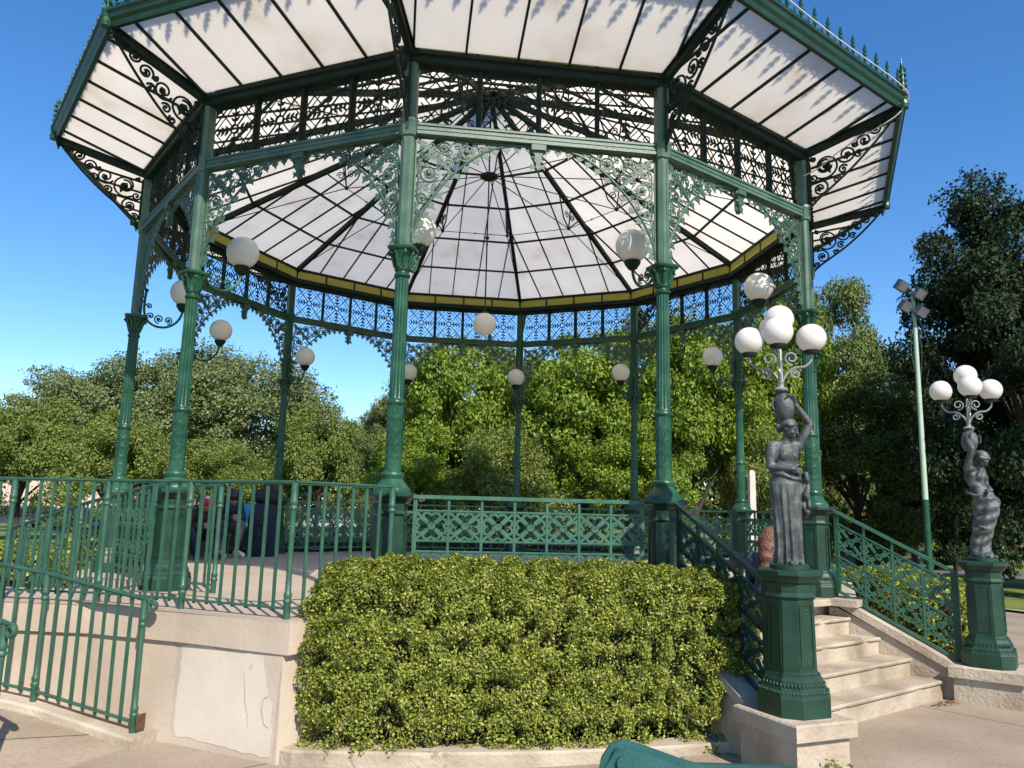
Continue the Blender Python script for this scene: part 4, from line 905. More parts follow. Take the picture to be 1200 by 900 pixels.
    m.build('stem', 'twig', root); return root
def zt_front(s): return 1.285 + .018 * math.sin(2.3 * s + .4) - .02 * smooth((s - 2.0) / 1.2)
hedge('clipped box hedge with bright yellow green leaves in front of the bandstand railing', [(-1.64, -4.80), (-.9, -4.85), (0, -4.87), (.7, -4.88), (1.52, -4.95)], .27, .05, zt_front, 150000, .0225, 21, bulge=.03)
def rad_path(r, a0, a1, n=7): return [(r * math.cos(R_(a0 + (a1 - a0) * i / (n - 1))), r * math.sin(R_(a0 + (a1 - a0) * i / (n - 1)))) for i in range(n)]
hedge('low yellow green hedge to the right of the steps behind the sloping railing', rad_path(5.45, -38, 8), .36, .05, lambda s: 1.02 + .04 * math.sin(3 * s), 16000, .045, 22)
hedge('low yellow green hedge at the left edge behind the bar railings', [(-9.5, .2), (-8, .1), (-6.4, .15), (-5.35, .35)], .5, .1, lambda s: 1.06 + .05 * math.sin(2 * s), 14000, .055, 23)
hedge('dark clipped hedge in shade behind the rear railing panels', rad_path(5.5, 40, 170, 16), .42, .05, lambda s: 1.28 + .04 * math.sin(2 * s), 12000, .06, 24)
wp = colp(1, 6.16); wv = [Vector((wp.x + .10 * math.cos(i * 2.4) * RNG.uniform(.2, 1), wp.y - .06 + .05 * math.sin(i * 2.4), hground(wp.x, wp.y) + .02 + .12 * RNG.uniform())) for i in range(40)]
o = leafcards('weed', np.array([tuple(v_) for v_ in wv]), np.tile([0, -.4, .8], (40, 1)).astype(float), .045, 'leaf_mid'); tag(o, 'small green weed at the foot of the stone plinth beside the stairs', 'weed')
pt = colp(1) * 0 + Vector((1.02, -5.02, 0)); wv = [(pt.x + RNG.normal(0, .05), pt.y - .04 + RNG.normal(0, .03), .10 + abs(RNG.normal(0, .06))) for i in range(30)]
o = leafcards('weed', np.array(wv), np.tile([0, -.5, .7], (30, 1)).astype(float), .07, 'leaf_bright'); tag(o, 'broad leaved weed growing at the right foot of the front hedge', 'weed')
# leaf litter and a weed by the kerb
m = MB(); rl = random.Random(4)
for i in range(260):
    if i < 150: x, y = rl.uniform(.75, 1.36), rl.uniform(-5.10, -4.8); z = .09
    else:
        q = sp(1.16 + abs(rl.gauss(0, .05)), rl.uniform(.9, 1.3), 0); x, y = q.x, q.y; z = hground(x, y) + .006
    a = rl.uniform(0, 6.28); s_ = rl.uniform(.008, .022); h_ = rl.uniform(0, .012)
    m.add([(x + s_ * math.cos(a), y + s_ * math.sin(a), z), (x + s_ * .5 * math.cos(a + 1.6), y + s_ * .5 * math.sin(a + 1.6), z + h_), (x - s_ * math.cos(a), y - s_ * math.sin(a), z + .003), (x + s_ * .5 * math.cos(a - 1.6), y + s_ * .5 * math.sin(a - 1.6), z + h_ * .5)], [(0, 1, 2, 3)])
M['dry_leaf'] = surf('dry_leaf', [(0.3, (.16, .10, .05)), (0.7, (.34, .24, .13))], 30, 0.9)
lit = m.build('leaf_litter', 'dry_leaf'); tag(lit, 'dry brown leaves lying at the step foot and by the kerb', 'leaf litter', None, 'stuff')

# ================================================================== FIGURES
def cap_mesh(mb, a, ra, b, rb, n=12):
    a, b = Vector(a), Vector(b); mb.tube([a, b], [ra, rb], n); mb.ball(a, ra, n, 8); mb.ball(b, rb, n, 8)
def chain(mb, pts, rs):
    for i in range(len(pts) - 1): cap_mesh(mb, pts[i], rs[i], pts[i + 1], rs[i + 1])
def remesh(mb, name, mat, parent, origin, voxel, smooth_it=3, sfac=.5):
    """fuse overlapping volumes into one continuous skin"""
    o = mb.build(name, mat, None, None); md = o.modifiers.new('r', 'REMESH'); md.mode = 'VOXEL'; md.voxel_size = voxel; md.use_smooth_shade = True
    if smooth_it: s = o.modifiers.new('s', 'SMOOTH'); s.iterations = smooth_it; s.factor = sfac
    dg = bpy.context.evaluated_depsgraph_get(); me = bpy.data.meshes.new_from_object(o.evaluated_get(dg)); old = o.data
    o.modifiers.clear(); o.data = me; bpy.data.meshes.remove(old); me.name = name
    if not me.materials: me.materials.append(M[mat])
    me.polygons.foreach_set('use_smooth', [True] * len(me.polygons))
    me.transform(Matrix.Translation(-Vector(origin)))
    if parent is not None: o.parent = parent
    else: o.location = origin
    return o
def hand(mb, w, d, side, s=1.0, curl=.5):
    """palm, four fingers and a thumb; w wrist, d direction of the fingers, side = thumb side"""
    w, d, sd = Vector(w), Vector(d).normalized(), Vector(side).normalized(); nn = d.cross(sd).normalized(); L = .085 * s
    for q in (-1, -.33, .33, 1): cap_mesh(mb, w, .016 * s, w + d * L + sd * q * .026 * s, .012 * s, 8)
    for q, l in ((1, .062), (.33, .075), (-.33, .070), (-1, .055)):
        p = w + d * L + sd * q * .027 * s; a = p + (d * math.cos(curl * .5) - nn * math.sin(curl * .5)) * l * .55 * s; b = a + (d * math.cos(curl * 1.4) - nn * math.sin(curl * 1.4)) * l * .5 * s
        chain(mb, [p, a, b], [.0095 * s, .0088 * s, .007 * s])
    p = w + d * .02 * s + sd * .02 * s; a = p + (d * .7 + sd * .75).normalized() * .045 * s; chain(mb, [p, a, a + (d * .9 + sd * .2 - nn * .3).normalized() * .03 * s], [.013 * s, .011 * s, .008 * s])
def rotm(v, axis, deg, c=(0, 0, 0)): c = Vector(c); return c + Matrix.Rotation(R_(deg), 3, axis) @ (Vector(v) - c)

def statue(label, loc, face, mirror, style):
    """draped woman balancing a jar that carries a four globe lamp; local frame faces -y"""
    root = empty('lamp_statue', loc); ang = math.atan2(face.y, face.x) + PI / 2; X = -1 if mirror else 1; Mx = Matrix.Rotation(ang, 4, 'Z')
    V = lambda x, y, z: Vector((x * X, y, z))
    m = MB()
    # skirt, body
    rings = []; NR_ = 72
    if style == 0: prof = [(0, .100, .085, 0, .01), (.03, .094, .080, 0, .005), (.12, .088, .076, 0, 0), (.25, .090, .080, -.004, .0), (.38, .098, .088, -.008, .004), (.47, .106, .096, -.010, .006), (.52, .107, .096, -.010, .006), (.57, .098, .084, -.008, .004), (.62, .080, .066, -.004, 0), (.66, .074, .062, 0, 0), (.71, .082, .068, .002, 0), (.755, .086, .066, .002, .004), (.79, .082, .055, .002, .008), (.81, .055, .04, .002, .008)]
    else: prof = [(0, .092, .085, .006, .0), (.03, .088, .082, .006, 0), (.12, .080, .078, .004, .005), (.25, .082, .082, -.002, -.025), (.38, .090, .096, -.012, -.055), (.47, .098, .104, -.022, -.064), (.52, .098, .100, -.024, -.058), (.57, .090, .088, -.020, -.036), (.62, .078, .072, -.010, -.012), (.66, .074, .068, 0, .008), (.71, .082, .072, .006, .024), (.755, .084, .068, .008, .032), (.79, .080, .056, .008, .034), (.81, .055, .04, .008, .030)]
    zs = [i * .81 / 60 for i in range(61)]
    for z in zs:
        for i in range(len(prof) - 1):
            if prof[i][0] <= z <= prof[i + 1][0] + 1e-6:
                q = (z - prof[i][0]) / (prof[i + 1][0] - prof[i][0]); q = q * q * (3 - 2 * q); rx, ry, cx_, cy_ = [prof[i][j] + (prof[i + 1][j] - prof[i][j]) * q for j in (1, 2, 3, 4)]; break
        ring = []
        for j in range(NR_):
            a = 2 * PI * j / NR_; sk = smooth((.56 - z) / .12) if style == 0 else smooth((.60 - z) / .1)
            if style == 0: amp = .0125 * sk * (math.sin(11 * a + 1.4 * math.sin(5 * z)) * .75 + .5 * math.sin(17 * a + 3 * z)) * (.5 + .6 * smooth((.4 - z) / .4))
            else: amp = .0080 * sk * math.sin(64 * z + 6.5 * math.cos(a + .5) + 1.2 * math.sin(2 * a)) + .0035 * sk * math.sin(8 * a + 14 * z)
            up = smooth((z - .63) / .05) * smooth((.80 - z) / .05); amp += .0045 * up * math.sin(40 * z + 3.0 * math.cos(a + PI / 2) + (1.5 if style else 0))
            ring.append(V(cx_ + (rx + amp) * math.cos(a), cy_ + (ry + amp) * math.sin(a), z))
        rings.append(ring)
    m.loft(rings)
    for sx in (-1, 1): m.ball(V(sx * .036, -.036, .722), (.034, .034, .040), 12, 8)
    cap_mesh(m, V(-.085, .006, .79), .034, V(.088, .006, .795), .034)
    if style == 0: hc = Vector((.018, -.028, .905)); tilt = 16
    else: hc = Vector((.012, -.070, .878)); tilt = 40
    chain(m, [V(0, .008 + .02 * style, .80), V(.006, -.004, .84), V(hc.x * .8, hc.y * .5, .868)], [.034, .029, .029])
    # head: skull, jaw, nose, brow, lips, ears
    def hp(x, y, z): p = rotm(rotm(Vector((x, y, z)), 'X', tilt), 'Z', 40 if style == 0 else 10); return V(hc.x + p.x, hc.y + p.y, hc.z + p.z)
    def hball(c, r): 
        q = MB(); q.ball((0, 0, 0), r, 14, 10); m.add([hp(c[0] + v[0], c[1] + v[1], c[2] + v[2]) for v in q.v], q.f)
    hball((0, .010, .015), (.047, .056, .052)); hball((0, -.012, -.022), (.036, .040, .042)); hball((0, -.036, -.050), (.017, .014, .014))
    cap_mesh(m, hp(0, -.050, .008), .006, hp(0, -.064, -.022), .0085); cap_mesh(m, hp(-.022, -.044, .014), .007, hp(.022, -.044, .014), .007)
    cap_mesh(m, hp(-.011, -.050, -.036), .0052, hp(.011, -.050, -.036), .0052)
    for sx in (-1, 1): hball((sx * .018, -.043, .002), (.009, .007, .006)); hball((sx * .047, .008, -.006), (.008, .012, .016)); hball((sx * .022, -.032, -.018), (.015, .014, .014))
    # resting arm over the waist, raised arm to the jar
    sh = V(-.098, .006, .782); el = V(-.122, -.012, .645); wr = V(-.012, -.104, .628) if style == 0 else V(-.02, -.11, .60)
    chain(m, [sh, sh.lerp(el, .5) + V(-.006, 0, 0), el], [.036, .033, .027]); chain(m, [el, el.lerp(wr, .4), wr], [.028, .026, .018]); hand(m, wr, V(.85, .12, -.22), V(0, -.2, 1), .68, .9)
    cap_mesh(m, sh + V(.005, 0, -.02), .040, sh.lerp(el, .45), .040)          # sleeve
    sh2 = V(.098, .006, .792); el2 = V(.162, -.035, .945); wr2 = V(.060, -.045, 1.070)
    if style == 1: sh2 = V(.098, .026, .792); el2 = V(.130, -.050, .975); wr2 = V(.060, .03, 1.085)
    chain(m, [sh2, sh2.lerp(el2, .5), el2], [.034, .030, .026]); chain(m, [el2, el2.lerp(wr2, .4), wr2], [.026, .025, .018]); hand(m, wr2, V(-.05, -.015, .045), V(0, -.6, .6), .75, .7)
    # feet
    for sx, y in ((-1, -.075), (1, -.060)): cap_mesh(m, V(sx * .035, 0, .018), .022, V(sx * .042, y - .03, .012), .014)
    # belt roll and cascade of folds on the raised-arm side
    for i in range(24):
        a0, a1 = 2 * PI * i / 24, 2 * PI * (i + 1) / 24; g_ = lambda a: V((.100 if style == 0 else .10) * math.cos(a) - .006, .086 * math.sin(a), .585 - .028 * math.cos(a + .5) + .006 * math.sin(5 * a)); cap_mesh(m, g_(a0), .013, g_(a1), .013, 8)
    if style == 0:
        for j, (x, y) in enumerate(((.098, -.055), (.112, -.03), (.106, -.075))):
            pts = [V(x + .012 * math.sin(i * 1.9 + j * 2), y + .010 * math.cos(i * 2.3 + j), .60 - i * .036) for i in range(9 - j)]; chain(m, pts, [.016 + .005 * math.sin(i * 2.1) for i in range(len(pts))])
    else:
        for j in range(3):
            pts = [V(-.085 + .03 * j + i * .016, -.075 - .02 * math.sin(i * .5), .55 - j * .12 - .020 * i + .002 * i * i) for i in range(9)]; chain(m, pts, [.012] * 9)
    for v_ in range(len(m.v)): m.v[v_] = tuple((Mx @ Vector(m.v[v_])) + Vector(loc) + Vector((0, 0, .03)))
    remesh(m, 'figure', 'bronze', root, loc, .0047, 2, .45)
    hm = MB()                                      # hair
    q = MB(); q.ball((0, 0, 0), (.053, .060, .052), 18, 12)
    for (vx, vy, vz) in q.v: pass
    hv = [hp(v[0] * (1 + .05 * math.sin(40 * v[2] + 9 * v[0] * 20)), v[1] + .016, v[2] + .026) for v in q.v]; hm.add(hv, q.f)
    for i in range(15):
        a = PI * (.02 + i / 14 * .96); c = hp(.050 * math.cos(a), -.030 * math.sin(a) - .004, .040 - .012 * abs(math.cos(a))); hm.ball(c, .0135, 8, 6)
    for c in ((0, .075, .018), (-.02, .070, .0), (.02, .070, .0), (0, .068, -.02)): hm.ball(hp(*c), .024, 10, 8)
    for v_ in range(len(hm.v)): hm.v[v_] = tuple((Mx @ Vector(hm.v[v_])) + Vector(loc) + Vector((0, 0, .03)))
    remesh(hm, 'hair', 'bronze', root, loc, .0055, 2, .4)
    # jar
    jm = MB(); jm.lathe([(.028, .955), (.044, .965), (.062, 1.00), (.070, 1.045), (.068, 1.09), (.056, 1.125), (.038, 1.14), (.034, 1.15), (.044, 1.158), (.048, 1.170), (.030, 1.175)], 22, (.0, -.01 if style == 0 else .045, 0))
    for sg in (-1, 1): jm.tube([(sg * .060, -.01, 1.11), (sg * .080, -.01, 1.10), (sg * .082, -.01, 1.06), (sg * .068, -.01, 1.04)], .008, 6)
    tl = -7 if style == 0 else -4
    for v_ in range(len(jm.v)):
        p = Vector(jm.v[v_]); p = rotm(p, 'Y', tl * 1.0, (0, 0, .96)); p.x *= X; jm.v[v_] = tuple((Mx @ p) + Vector(loc) + Vector((0, 0, .03)))
    jm.build('jar', 'bronze', root, loc, True, 60)
    bm_ = MB(); bm_.lathe([(.125, 0), (.125, .028), (.115, .034)], 28, loc); bm_.build('foot_plate', 'paint_dark', root, loc)
    # candelabrum
    top = (Mx @ Vector((-.026 * X if style == 0 else -.014 * X, -.012 if style == 0 else .045, 1.172))) + Vector(loc) + Vector((0, 0, .03)); H_ = Vector((0, 0, 1)); cm = MB()
    cm.lathe([(.046, -.004), (.050, .006), (.036, .016), (.020, .022), (.016, .05), (.022, .055), (.015, .065), (.012, .20), (.018, .21), (.011, .22), (.010, .385)], 12, top)
    balls = [top + H_ * .50]; frw = Vector((RT.x, RT.y, 0)).normalized(); bk = Vector((F_.x, F_.y, 0)).normalized()
    for da in (-8, -112, 148):
        d = frw * math.cos(R_(da)) + bk * math.sin(R_(da)); k_ = .205
        pts = [top + H_ * .02, top + d * .03 + H_ * .10, top + d * .09 + H_ * .155, top + d * .16 + H_ * .165, top + d * k_ + H_ * .21, top + d * (k_ + .005) + H_ * .262]
        cm.tube(catmull(pts, 5), .0088, 6)
        f = lambda u, v: top + d * u + H_ * v
        for (cx_, cz, r0, a0, tn) in ((.075, .225, .048, -1.5, -1.35), (.10, .115, .036, 1.4, 1.35)): cm.tube([f(u, v) for u, v in spiral(cx_, cz, r0, r0 * .3, a0, tn, 20)], .0065, 5)
        balls.append(top + d * (k_ + .006) + H_ * .365)
    cm.build('candelabrum', 'lead', root, loc, True, 60)
    for b_ in balls:
        hmb = MB(); hmb.lathe([(.012, -.115), (.05, -.110), (.056, -.092), (.05, -.084)], 16, b_); ho = hmb.build('globe_holder', 'iron_dark', root, loc, True)
        gb = MB(); gb.ball(b_, .100, 26, 18); gb.build('globe', 'globe', root, loc, True, 180)
    tag(root, label, 'statue', 'lamp bearing statues at the stair foot'); return root
RP = 5.865
for k, mir, style, l1, l2 in ((1, False, 0, 'bronze statue of a draped woman, one arm across her waist, beside the front hedge', 'dark green panelled pedestal beside the front hedge carrying a statue'),
                              (2, True, 1, 'grey bronze statue of a draped woman bowing her head, on the pedestal by the lawn', 'dark green panelled pedestal beside the lawn carrying a statue')):
    pmb = pedestal_mb(0, .90, .205, .140, 0, .19); ped = pmb.build('pedestal', 'paint_dark', None, None); p = colp(k, RP); ped.location = (p.x, p.y, .449); ped.rotation_euler.z = colang(k)
    if k == 1:
        pm2 = MB(); a0 = colang(1); rq = random.Random(8); of_ = RP + .1335
        poly = [(-.030 + rq.uniform(-.006, .006), .36 + .05 * i) for i in range(7)] + [(.030 + rq.uniform(-.006, .006), .66 - .05 * i) for i in range(7)]
        pm2.prism(poly, lambda u, v, w_: Vector((math.cos(a0) * (of_ - (v - .25) * .0135 + w_) - math.sin(a0) * u, math.sin(a0) * (of_ - (v - .25) * .0135 + w_) + math.cos(a0) * u, .449 + v * .90)), .003)
        o_p = pm2.build('paint_patch', 'paint', None, None); o_p.data.transform(Matrix.Translation((-p.x, -p.y, -.449))); o_p.data.transform(Matrix.Rotation(-colang(k), 4, 'Z')); o_p.parent = ped
    tag(ped, l2, 'pedestal', 'statue pedestals at the stair foot')
    tc_ = (Vector((CAM.x, CAM.y, 0)) - p).normalized(); fc = (SN + tc_ * (.95 if style == 0 else .15)).normalized(); statue(l1, Vector((p.x, p.y, 1.350)), fc, mir, style)

# ---- people
def person(label, loc, yaw, J, clothes, hair, hairmat, shoes=None, extra=None, s=1.0):
    """J: joint positions in a local frame facing -y (origin on the ground under the seat)"""
    root = empty('person', loc); Mx = Matrix.Translation(Vector(loc)) @ Matrix.Rotation(yaw, 4, 'Z'); W = lambda p: Mx @ Vector(p)
    j = {k: W(v) for k, v in J.items()}; m = MB()
    def body(mm, infl=0, which=('torso', 'arms', 'legs', 'head')):
        if 'torso' in which:
            chain(mm, [j['pel'], j['pel'].lerp(j['che'], .5), j['che']], [.135 + infl, .120 + infl, .135 + infl])
            chain(mm, [j['che'], j['shl']], [.11 + infl, .062 + infl]); chain(mm, [j['che'], j['shr']], [.11 + infl, .062 + infl]); chain(mm, [j['pel'], j['hil']], [.12 + infl, .095 + infl]); chain(mm, [j['pel'], j['hir']], [.12 + infl, .095 + infl])
        for sd in 'lr':
            if 'arms' in which or 'sleeves' in which:
                a, b, c = j['sh' + sd], j['el' + sd], j['wr' + sd]; chain(mm, [a, a.lerp(b, .5), b], [.055 + infl, .047 + infl, .038 + infl])
                if 'arms' in which or 'longsleeves' in which: chain(mm, [b, b.lerp(c, .35), c], [.040 + infl, .040 + infl, .027 + infl])
            if 'legs' in which or 'thighs' in which:
                a, b, c = j['hi' + sd], j['kn' + sd], j['an' + sd]; chain(mm, [a, a.lerp(b, .5), b], [.090 + infl, .075 + infl, .056 + infl])
                if 'legs' in which: chain(mm, [b, b.lerp(c, .35), c], [.054 + infl, .055 + infl, .036 + infl]); chain(mm, [c, j['to' + sd]], [.040 + infl, .030 + infl])
    body(m)
    chain(m, [j['che'], j['nec'], j['hea']], [.075, .055, .055]); hd = (j['hea'] - j['nec']).normalized(); fw = (Mx.to_3x3() @ Vector(J.get('face', (0, -1, 0)))).normalized(); fw = (fw - hd * fw.dot(hd)).normalized(); rt = fw.cross(hd)
    hc = j['hea'] + hd * .055
    def hb(a, b, c, r): m.ball(hc + rt * a + fw * b + hd * c, r, 12, 9)
    hb(0, -.015, .03, .085); hb(0, .03, -.03, .062); hb(0, .055, -.065, .03); cap_mesh(m, hc + fw * .085 + hd * .02, .010, hc + fw * .108 - hd * .025, .014); cap_mesh(m, hc + fw * .088 + rt * .02 - hd * .052, .008, hc + fw * .088 - rt * .02 - hd * .052, .008)
    cap_mesh(m, hc + fw * .074 + rt * .035 + hd * .022, .012, hc + fw * .074 - rt * .035 + hd * .022, .012)
    for sx in (-1, 1): hb(sx * .085, 0, -.005, .020); hb(sx * .032, .078, .003, .011)
    for sd in 'lr':
        d = (j['wr' + sd] - j['el' + sd]).normalized(); sid = Vector((0, 0, 1)) if abs(d.z) < .8 else rt; hand(m, j['wr' + sd], d, sid - d * sid.dot(d), 1.0, .6)
    bo = remesh(m, 'body', 'skin', root, loc, .0105, 2, .5)
    for nm, mt, infl, which in clothes:
        c = MB(); body(c, infl, which); remesh(c, nm, mt, root, loc, .016, 2, .5)
    if shoes:
        c = MB()
        for sd in 'lr': chain(c, [j['an' + sd] + Vector((0, 0, -.02)), j['to' + sd]], [.052, .042])
        remesh(c, 'shoes', shoes, root, loc, .012, 2, .5)
    if hair:
        c = MB()
        for (a, b, c_, r) in hair: c.ball(hc + rt * a + fw * b + hd * c_, r, 14, 10)
        remesh(c, 'hair', hairmat, root, loc, .012, 2, .5)
    if extra: extra(root, hc, rt, fw, hd, j)
    tag(root, label, 'person'); return root
SIT = dict(pel=(0, 0, .12), che=(0, -.20, .50), nec=(0, -.27, .62), hea=(0, -.33, .67), shl=(.17, -.22, .54), shr=(-.17, -.22, .54), hil=(.10, -.02, .11), hir=(-.10, -.02, .11))
pB = Vector((-3.82, 2.06, FL))
jb = dict(SIT); jb.update(pel=(0, 0, .46), che=(0, -.26, .74), nec=(0, -.36, .83), hea=(.0, -.42, .86), shl=(.18, -.28, .77), shr=(-.18, -.28, .77), hil=(.1, -.04, .44), hir=(-.1, -.04, .44), knl=(.13, -.46, .50), knr=(-.12, -.46, .50), anl=(.13, -.42, .09), anr=(-.10, -.36, .09), tol=(.15, -.58, .04), tor=(-.11, -.52, .04), ell=(.22, -.36, .58), elr=(-.22, -.36, .58), wrl=(.08, -.52, .60), wrr=(-.06, -.54, .58), face=(0, -1, -.5))
person('person sitting hunched forward in dark jacket and grey shorts with white shoes', pB, R_(38), jb, [('jacket', 'navy_cloth', .022, ('torso', 'sleeves', 'longsleeves')), ('shorts', 'grey_cloth', .016, ('thighs',))], [(0, -.02, .04, .095), (0, -.05, 0, .085)], 'black_hair', 'white_cloth')
pA = Vector((-3.98, 1.55, FL))
ja = dict(SIT); ja.update(pel=(0, 0, .36), che=(0, -.16, .58), nec=(0, -.22, .70), hea=(0, -.26, .74), shl=(.17, -.17, .62), shr=(-.17, -.17, .62), hil=(.1, -.03, .34), hir=(-.1, -.03, .34), knl=(.2, -.40, .38), knr=(-.2, -.40, .38), anl=(.10, -.40, .08), anr=(-.10, -.40, .08), tol=(.14, -.56, .04), tor=(-.14, -.56, .04), ell=(.24, -.28, .46), elr=(-.24, -.28, .46), wrl=(.08, -.46, .46), wrr=(-.08, -.46, .46), face=(0, -1, -.2))
def redcap(root, hc, rt, fw, hd, j):
    c = MB(); c.ball(hc + hd * .05 - fw * .01, (.102, .102, .085), 16, 10); c.box(hc + fw * .12 + hd * .05, (.15, .12, .012), rz=math.atan2(fw.y, fw.x) - PI / 2); c.build('cap', 'red_cloth', root, root.location, True)
    c = MB(); c.ball(hc + hd * .125, (.05, .05, .022), 12, 8); c.build('cap_crown', 'white_cloth', root, root.location, True)
person('person in a bright red cap and dark clothes sitting beside the pedestal at the landing', pA, R_(30), ja, [('jacket', 'black_rubber', .022, ('torso', 'sleeves', 'longsleeves')), ('trousers', 'navy_cloth', .016, ('legs',))], None, 'black_hair', 'white_cloth', redcap)
# seats for the two
for p, hgt, yw, lab in ((pB, .345, R_(38), 'dark wooden stool under the person in grey shorts'), (pA, .245, R_(30), 'low dark wooden stool under the person in the red cap')):
    so_ = empty('stool', p); m = MB(); m.box(p + Vector((0, 0, hgt - .02)), (.36, .32, .04), rz=yw); m.build('seat', 'wood', so_)
    for a in (-1, 1):
        for b_ in (-1, 1):
            m = MB(); q = Matrix.Rotation(yw, 3, 'Z') @ Vector((a * .14, b_ * .12, 0)); m.box(p + q + Vector((0, 0, (hgt - .04) / 2)), (.035, .035, hgt - .04), rz=yw); m.build('leg', 'wood', so_)
    tag(so_, lab, 'stool')
# auburn-haired woman on the steps
q = sp(.12, -.52, 0); pW = Vector((q.x, q.y, .872)) + Vector((RT.x, RT.y, 0)) * .40
jw = dict(SIT); jw.update(pel=(0, 0, .12), che=(0, -.05, .40), nec=(0, -.07, .51), hea=(0, -.09, .55), shl=(.165, -.06, .43), shr=(-.165, -.06, .43), hil=(.09, -.03, .12), hir=(-.09, -.03, .12), knl=(.24, -.30, .20), knr=(-.24, -.30, .20), anl=(-.03, -.27, .06), anr=(.03, -.33, .06), tol=(-.14, -.27, .04), tor=(.14, -.34, .04), ell=(.22, -.14, .26), elr=(-.22, -.14, .26), wrl=(.08, -.34, .24), wrr=(-.08, -.34, .24))
def long_hair(root, hc, rt, fw, hd, j):
    c = MB(); rh = random.Random(12)
    for i in range(170):
        a = R_(rh.uniform(-118, 118)); el_ = R_(rh.uniform(5, 85)); back = -fw * math.cos(a) + rt * math.sin(a); lr_ = .100 + rh.uniform(0, .014); st_ = hc + (back * math.cos(el_) + hd * math.sin(el_)) * lr_ + hd * .02
        p1 = hc + back * (.112 + rh.uniform(0, .012)) + hd * .0; L = rh.uniform(.26, .40) * (1 - .25 * abs(a) / 2); wv_ = rh.uniform(0, 6.28); pts = [st_, p1]
        for q in range(1, 7): pts.append(p1 - hd * (L * q / 6) - back * (.05 * q / 6) - fw * .025 * q / 6 - rt * math.sin(a) * .03 * q / 6 + rt * .008 * math.sin(wv_ + 1.7 * q))
        c.tube(catmull(pts, 2), [.0065] * (2 * len(pts) - 3) + [.003, .002], 5)
    c.build('hair_strands', 'hair', root, root.location, True)
person('person with long auburn hair and dark top sitting on the stairs behind the nearer statue', pW, math.atan2(SN.y, SN.x) + PI / 2 + R_(105), jw, [('top', 'navy_cloth', .008, ('torso', 'sleeves')), ('jeans', 'navy_cloth', .014, ('legs',))], [(0, -.02, .045, .100), (0, -.055, -.02, .092), (.0, -.08, -.10, .075), (0, -.085, -.18, .06)], 'hair', 'white_cloth', long_hair)

# ---- luggage, cloth, bicycle
bgp = onz(313, 652, FL) + Vector((-.10, 0, 0)); bg_ = empty('travel_bag', bgp); m = MB()
m.loft([[bgp + Vector((x * k_, y * k_, z)) for x, y in ((.20, -.12), (.23, .0), (.20, .14), (-.20, .14), (-.23, 0), (-.20, -.12), (0, -.16))] for z, k_ in ((.0, .92), (.03, 1), (.3, 1.04), (.62, 1.0), (.74, .92), (.80, .70), (.82, .3))]); m.build('bag_body', 'navy_cloth', bg_, smooth=True)
m = MB()
for z in (.15, .32, .50): m.tube([bgp + Vector((x, -.17 - .0 * abs(x), z)) for x in (-.18, 0, .18)], .015, 6)
m.build('strap', 'black_rubber', bg_); m = MB(); m.tube(catmull([bgp + Vector(v) for v in ((-.08, 0, .8), (-.06, 0, .88), (.06, 0, .88), (.08, 0, .8))], 5), .014, 6); m.build('handle', 'black_rubber', bg_)
m = MB(); m.ball(bgp + Vector((.02, .02, .93)), (.24, .17, .13), 14, 10); m.ball(bgp + Vector((.14, .0, 1.02)), (.14, .12, .11), 12, 8); sk = m.build('bundle', 'black_rubber', None, None, True); tag(sk, 'soft black bundle lying on top of the tall navy travel bag', 'bag')
tag(bg_, 'tall navy blue travel bag standing on the bandstand floor', 'bag')
m = MB(); cl = [(-.235, -.10, .80), (-.25, -.17, .70), (-.27, -.19, .55), (-.31, -.19, .40), (-.34, -.18, .26)]
m.loft([[bgp + Vector((x + a, y + b_, z)) for a, b_ in ((-.06, -.015), (0, -.03), (.07, -.01), (.07, .012), (0, -.012), (-.06, .004))] for x, y, z in cl]); cb = m.build('towel', 'blue_cloth', None, None, True); tag(cb, 'bright blue cloth hanging down from the tall navy travel bag', 'cloth')
bi = empty('bicycle', (-3.0, 3.65, FL)); tag(bi, 'dark bicycle parked behind the tall navy travel bag, one wheel showing', 'bicycle'); o_ = Vector((-3.0, 3.65, FL)); dx = Vector((.95, .30, 0)).normalized()
def bp_(a, z, w_=0): return o_ + dx * a + Vector((-dx.y, dx.x, 0)) * w_ + Vector((0, 0, z))
for a in (-.50, .52):
    m = MB(); m.tube([bp_(a + .33 * math.cos(t), .345 + .33 * math.sin(t)) for t in [2 * PI * i / 32 for i in range(33)]], .015, 6); wh = m.build('wheel', 'black_rubber', bi)
    m = MB(); m.tube([bp_(a + .305 * math.cos(t), .345 + .305 * math.sin(t)) for t in [2 * PI * i / 32 for i in range(33)]], .009, 5)
    for i in range(14): t = 2 * PI * i / 14; m.tube([bp_(a, .345), bp_(a + .30 * math.cos(t), .345 + .30 * math.sin(t))], .002, 4)
    m.build('rim', 'lead', wh, bi.location)
m = MB()
for a, b_ in (((-.50, .345), (-.12, .30)), ((-.50, .345), (-.20, .80)), ((-.12, .30), (-.22, .88)), ((-.12, .30), (.36, .80)), ((-.20, .78), (.34, .84)), ((.52, .345), (.33, .95))): m.tube([bp_(*a), bp_(*b_)], .015, 6)
m.build('frame', 'car_dark', bi); m = MB(); m.ball(bp_(-.24, .91), (.12, .07, .035), 10, 6); m.build('saddle', 'black_rubber', bi)
m = MB(); m.tube([bp_(.28, 1.0, -.26), bp_(.33, 1.0, -.1), bp_(.33, .97, 0), bp_(.33, 1.0, .1), bp_(.28, 1.0, .26)], .012, 6); m.build('handlebar', 'steel', bi)

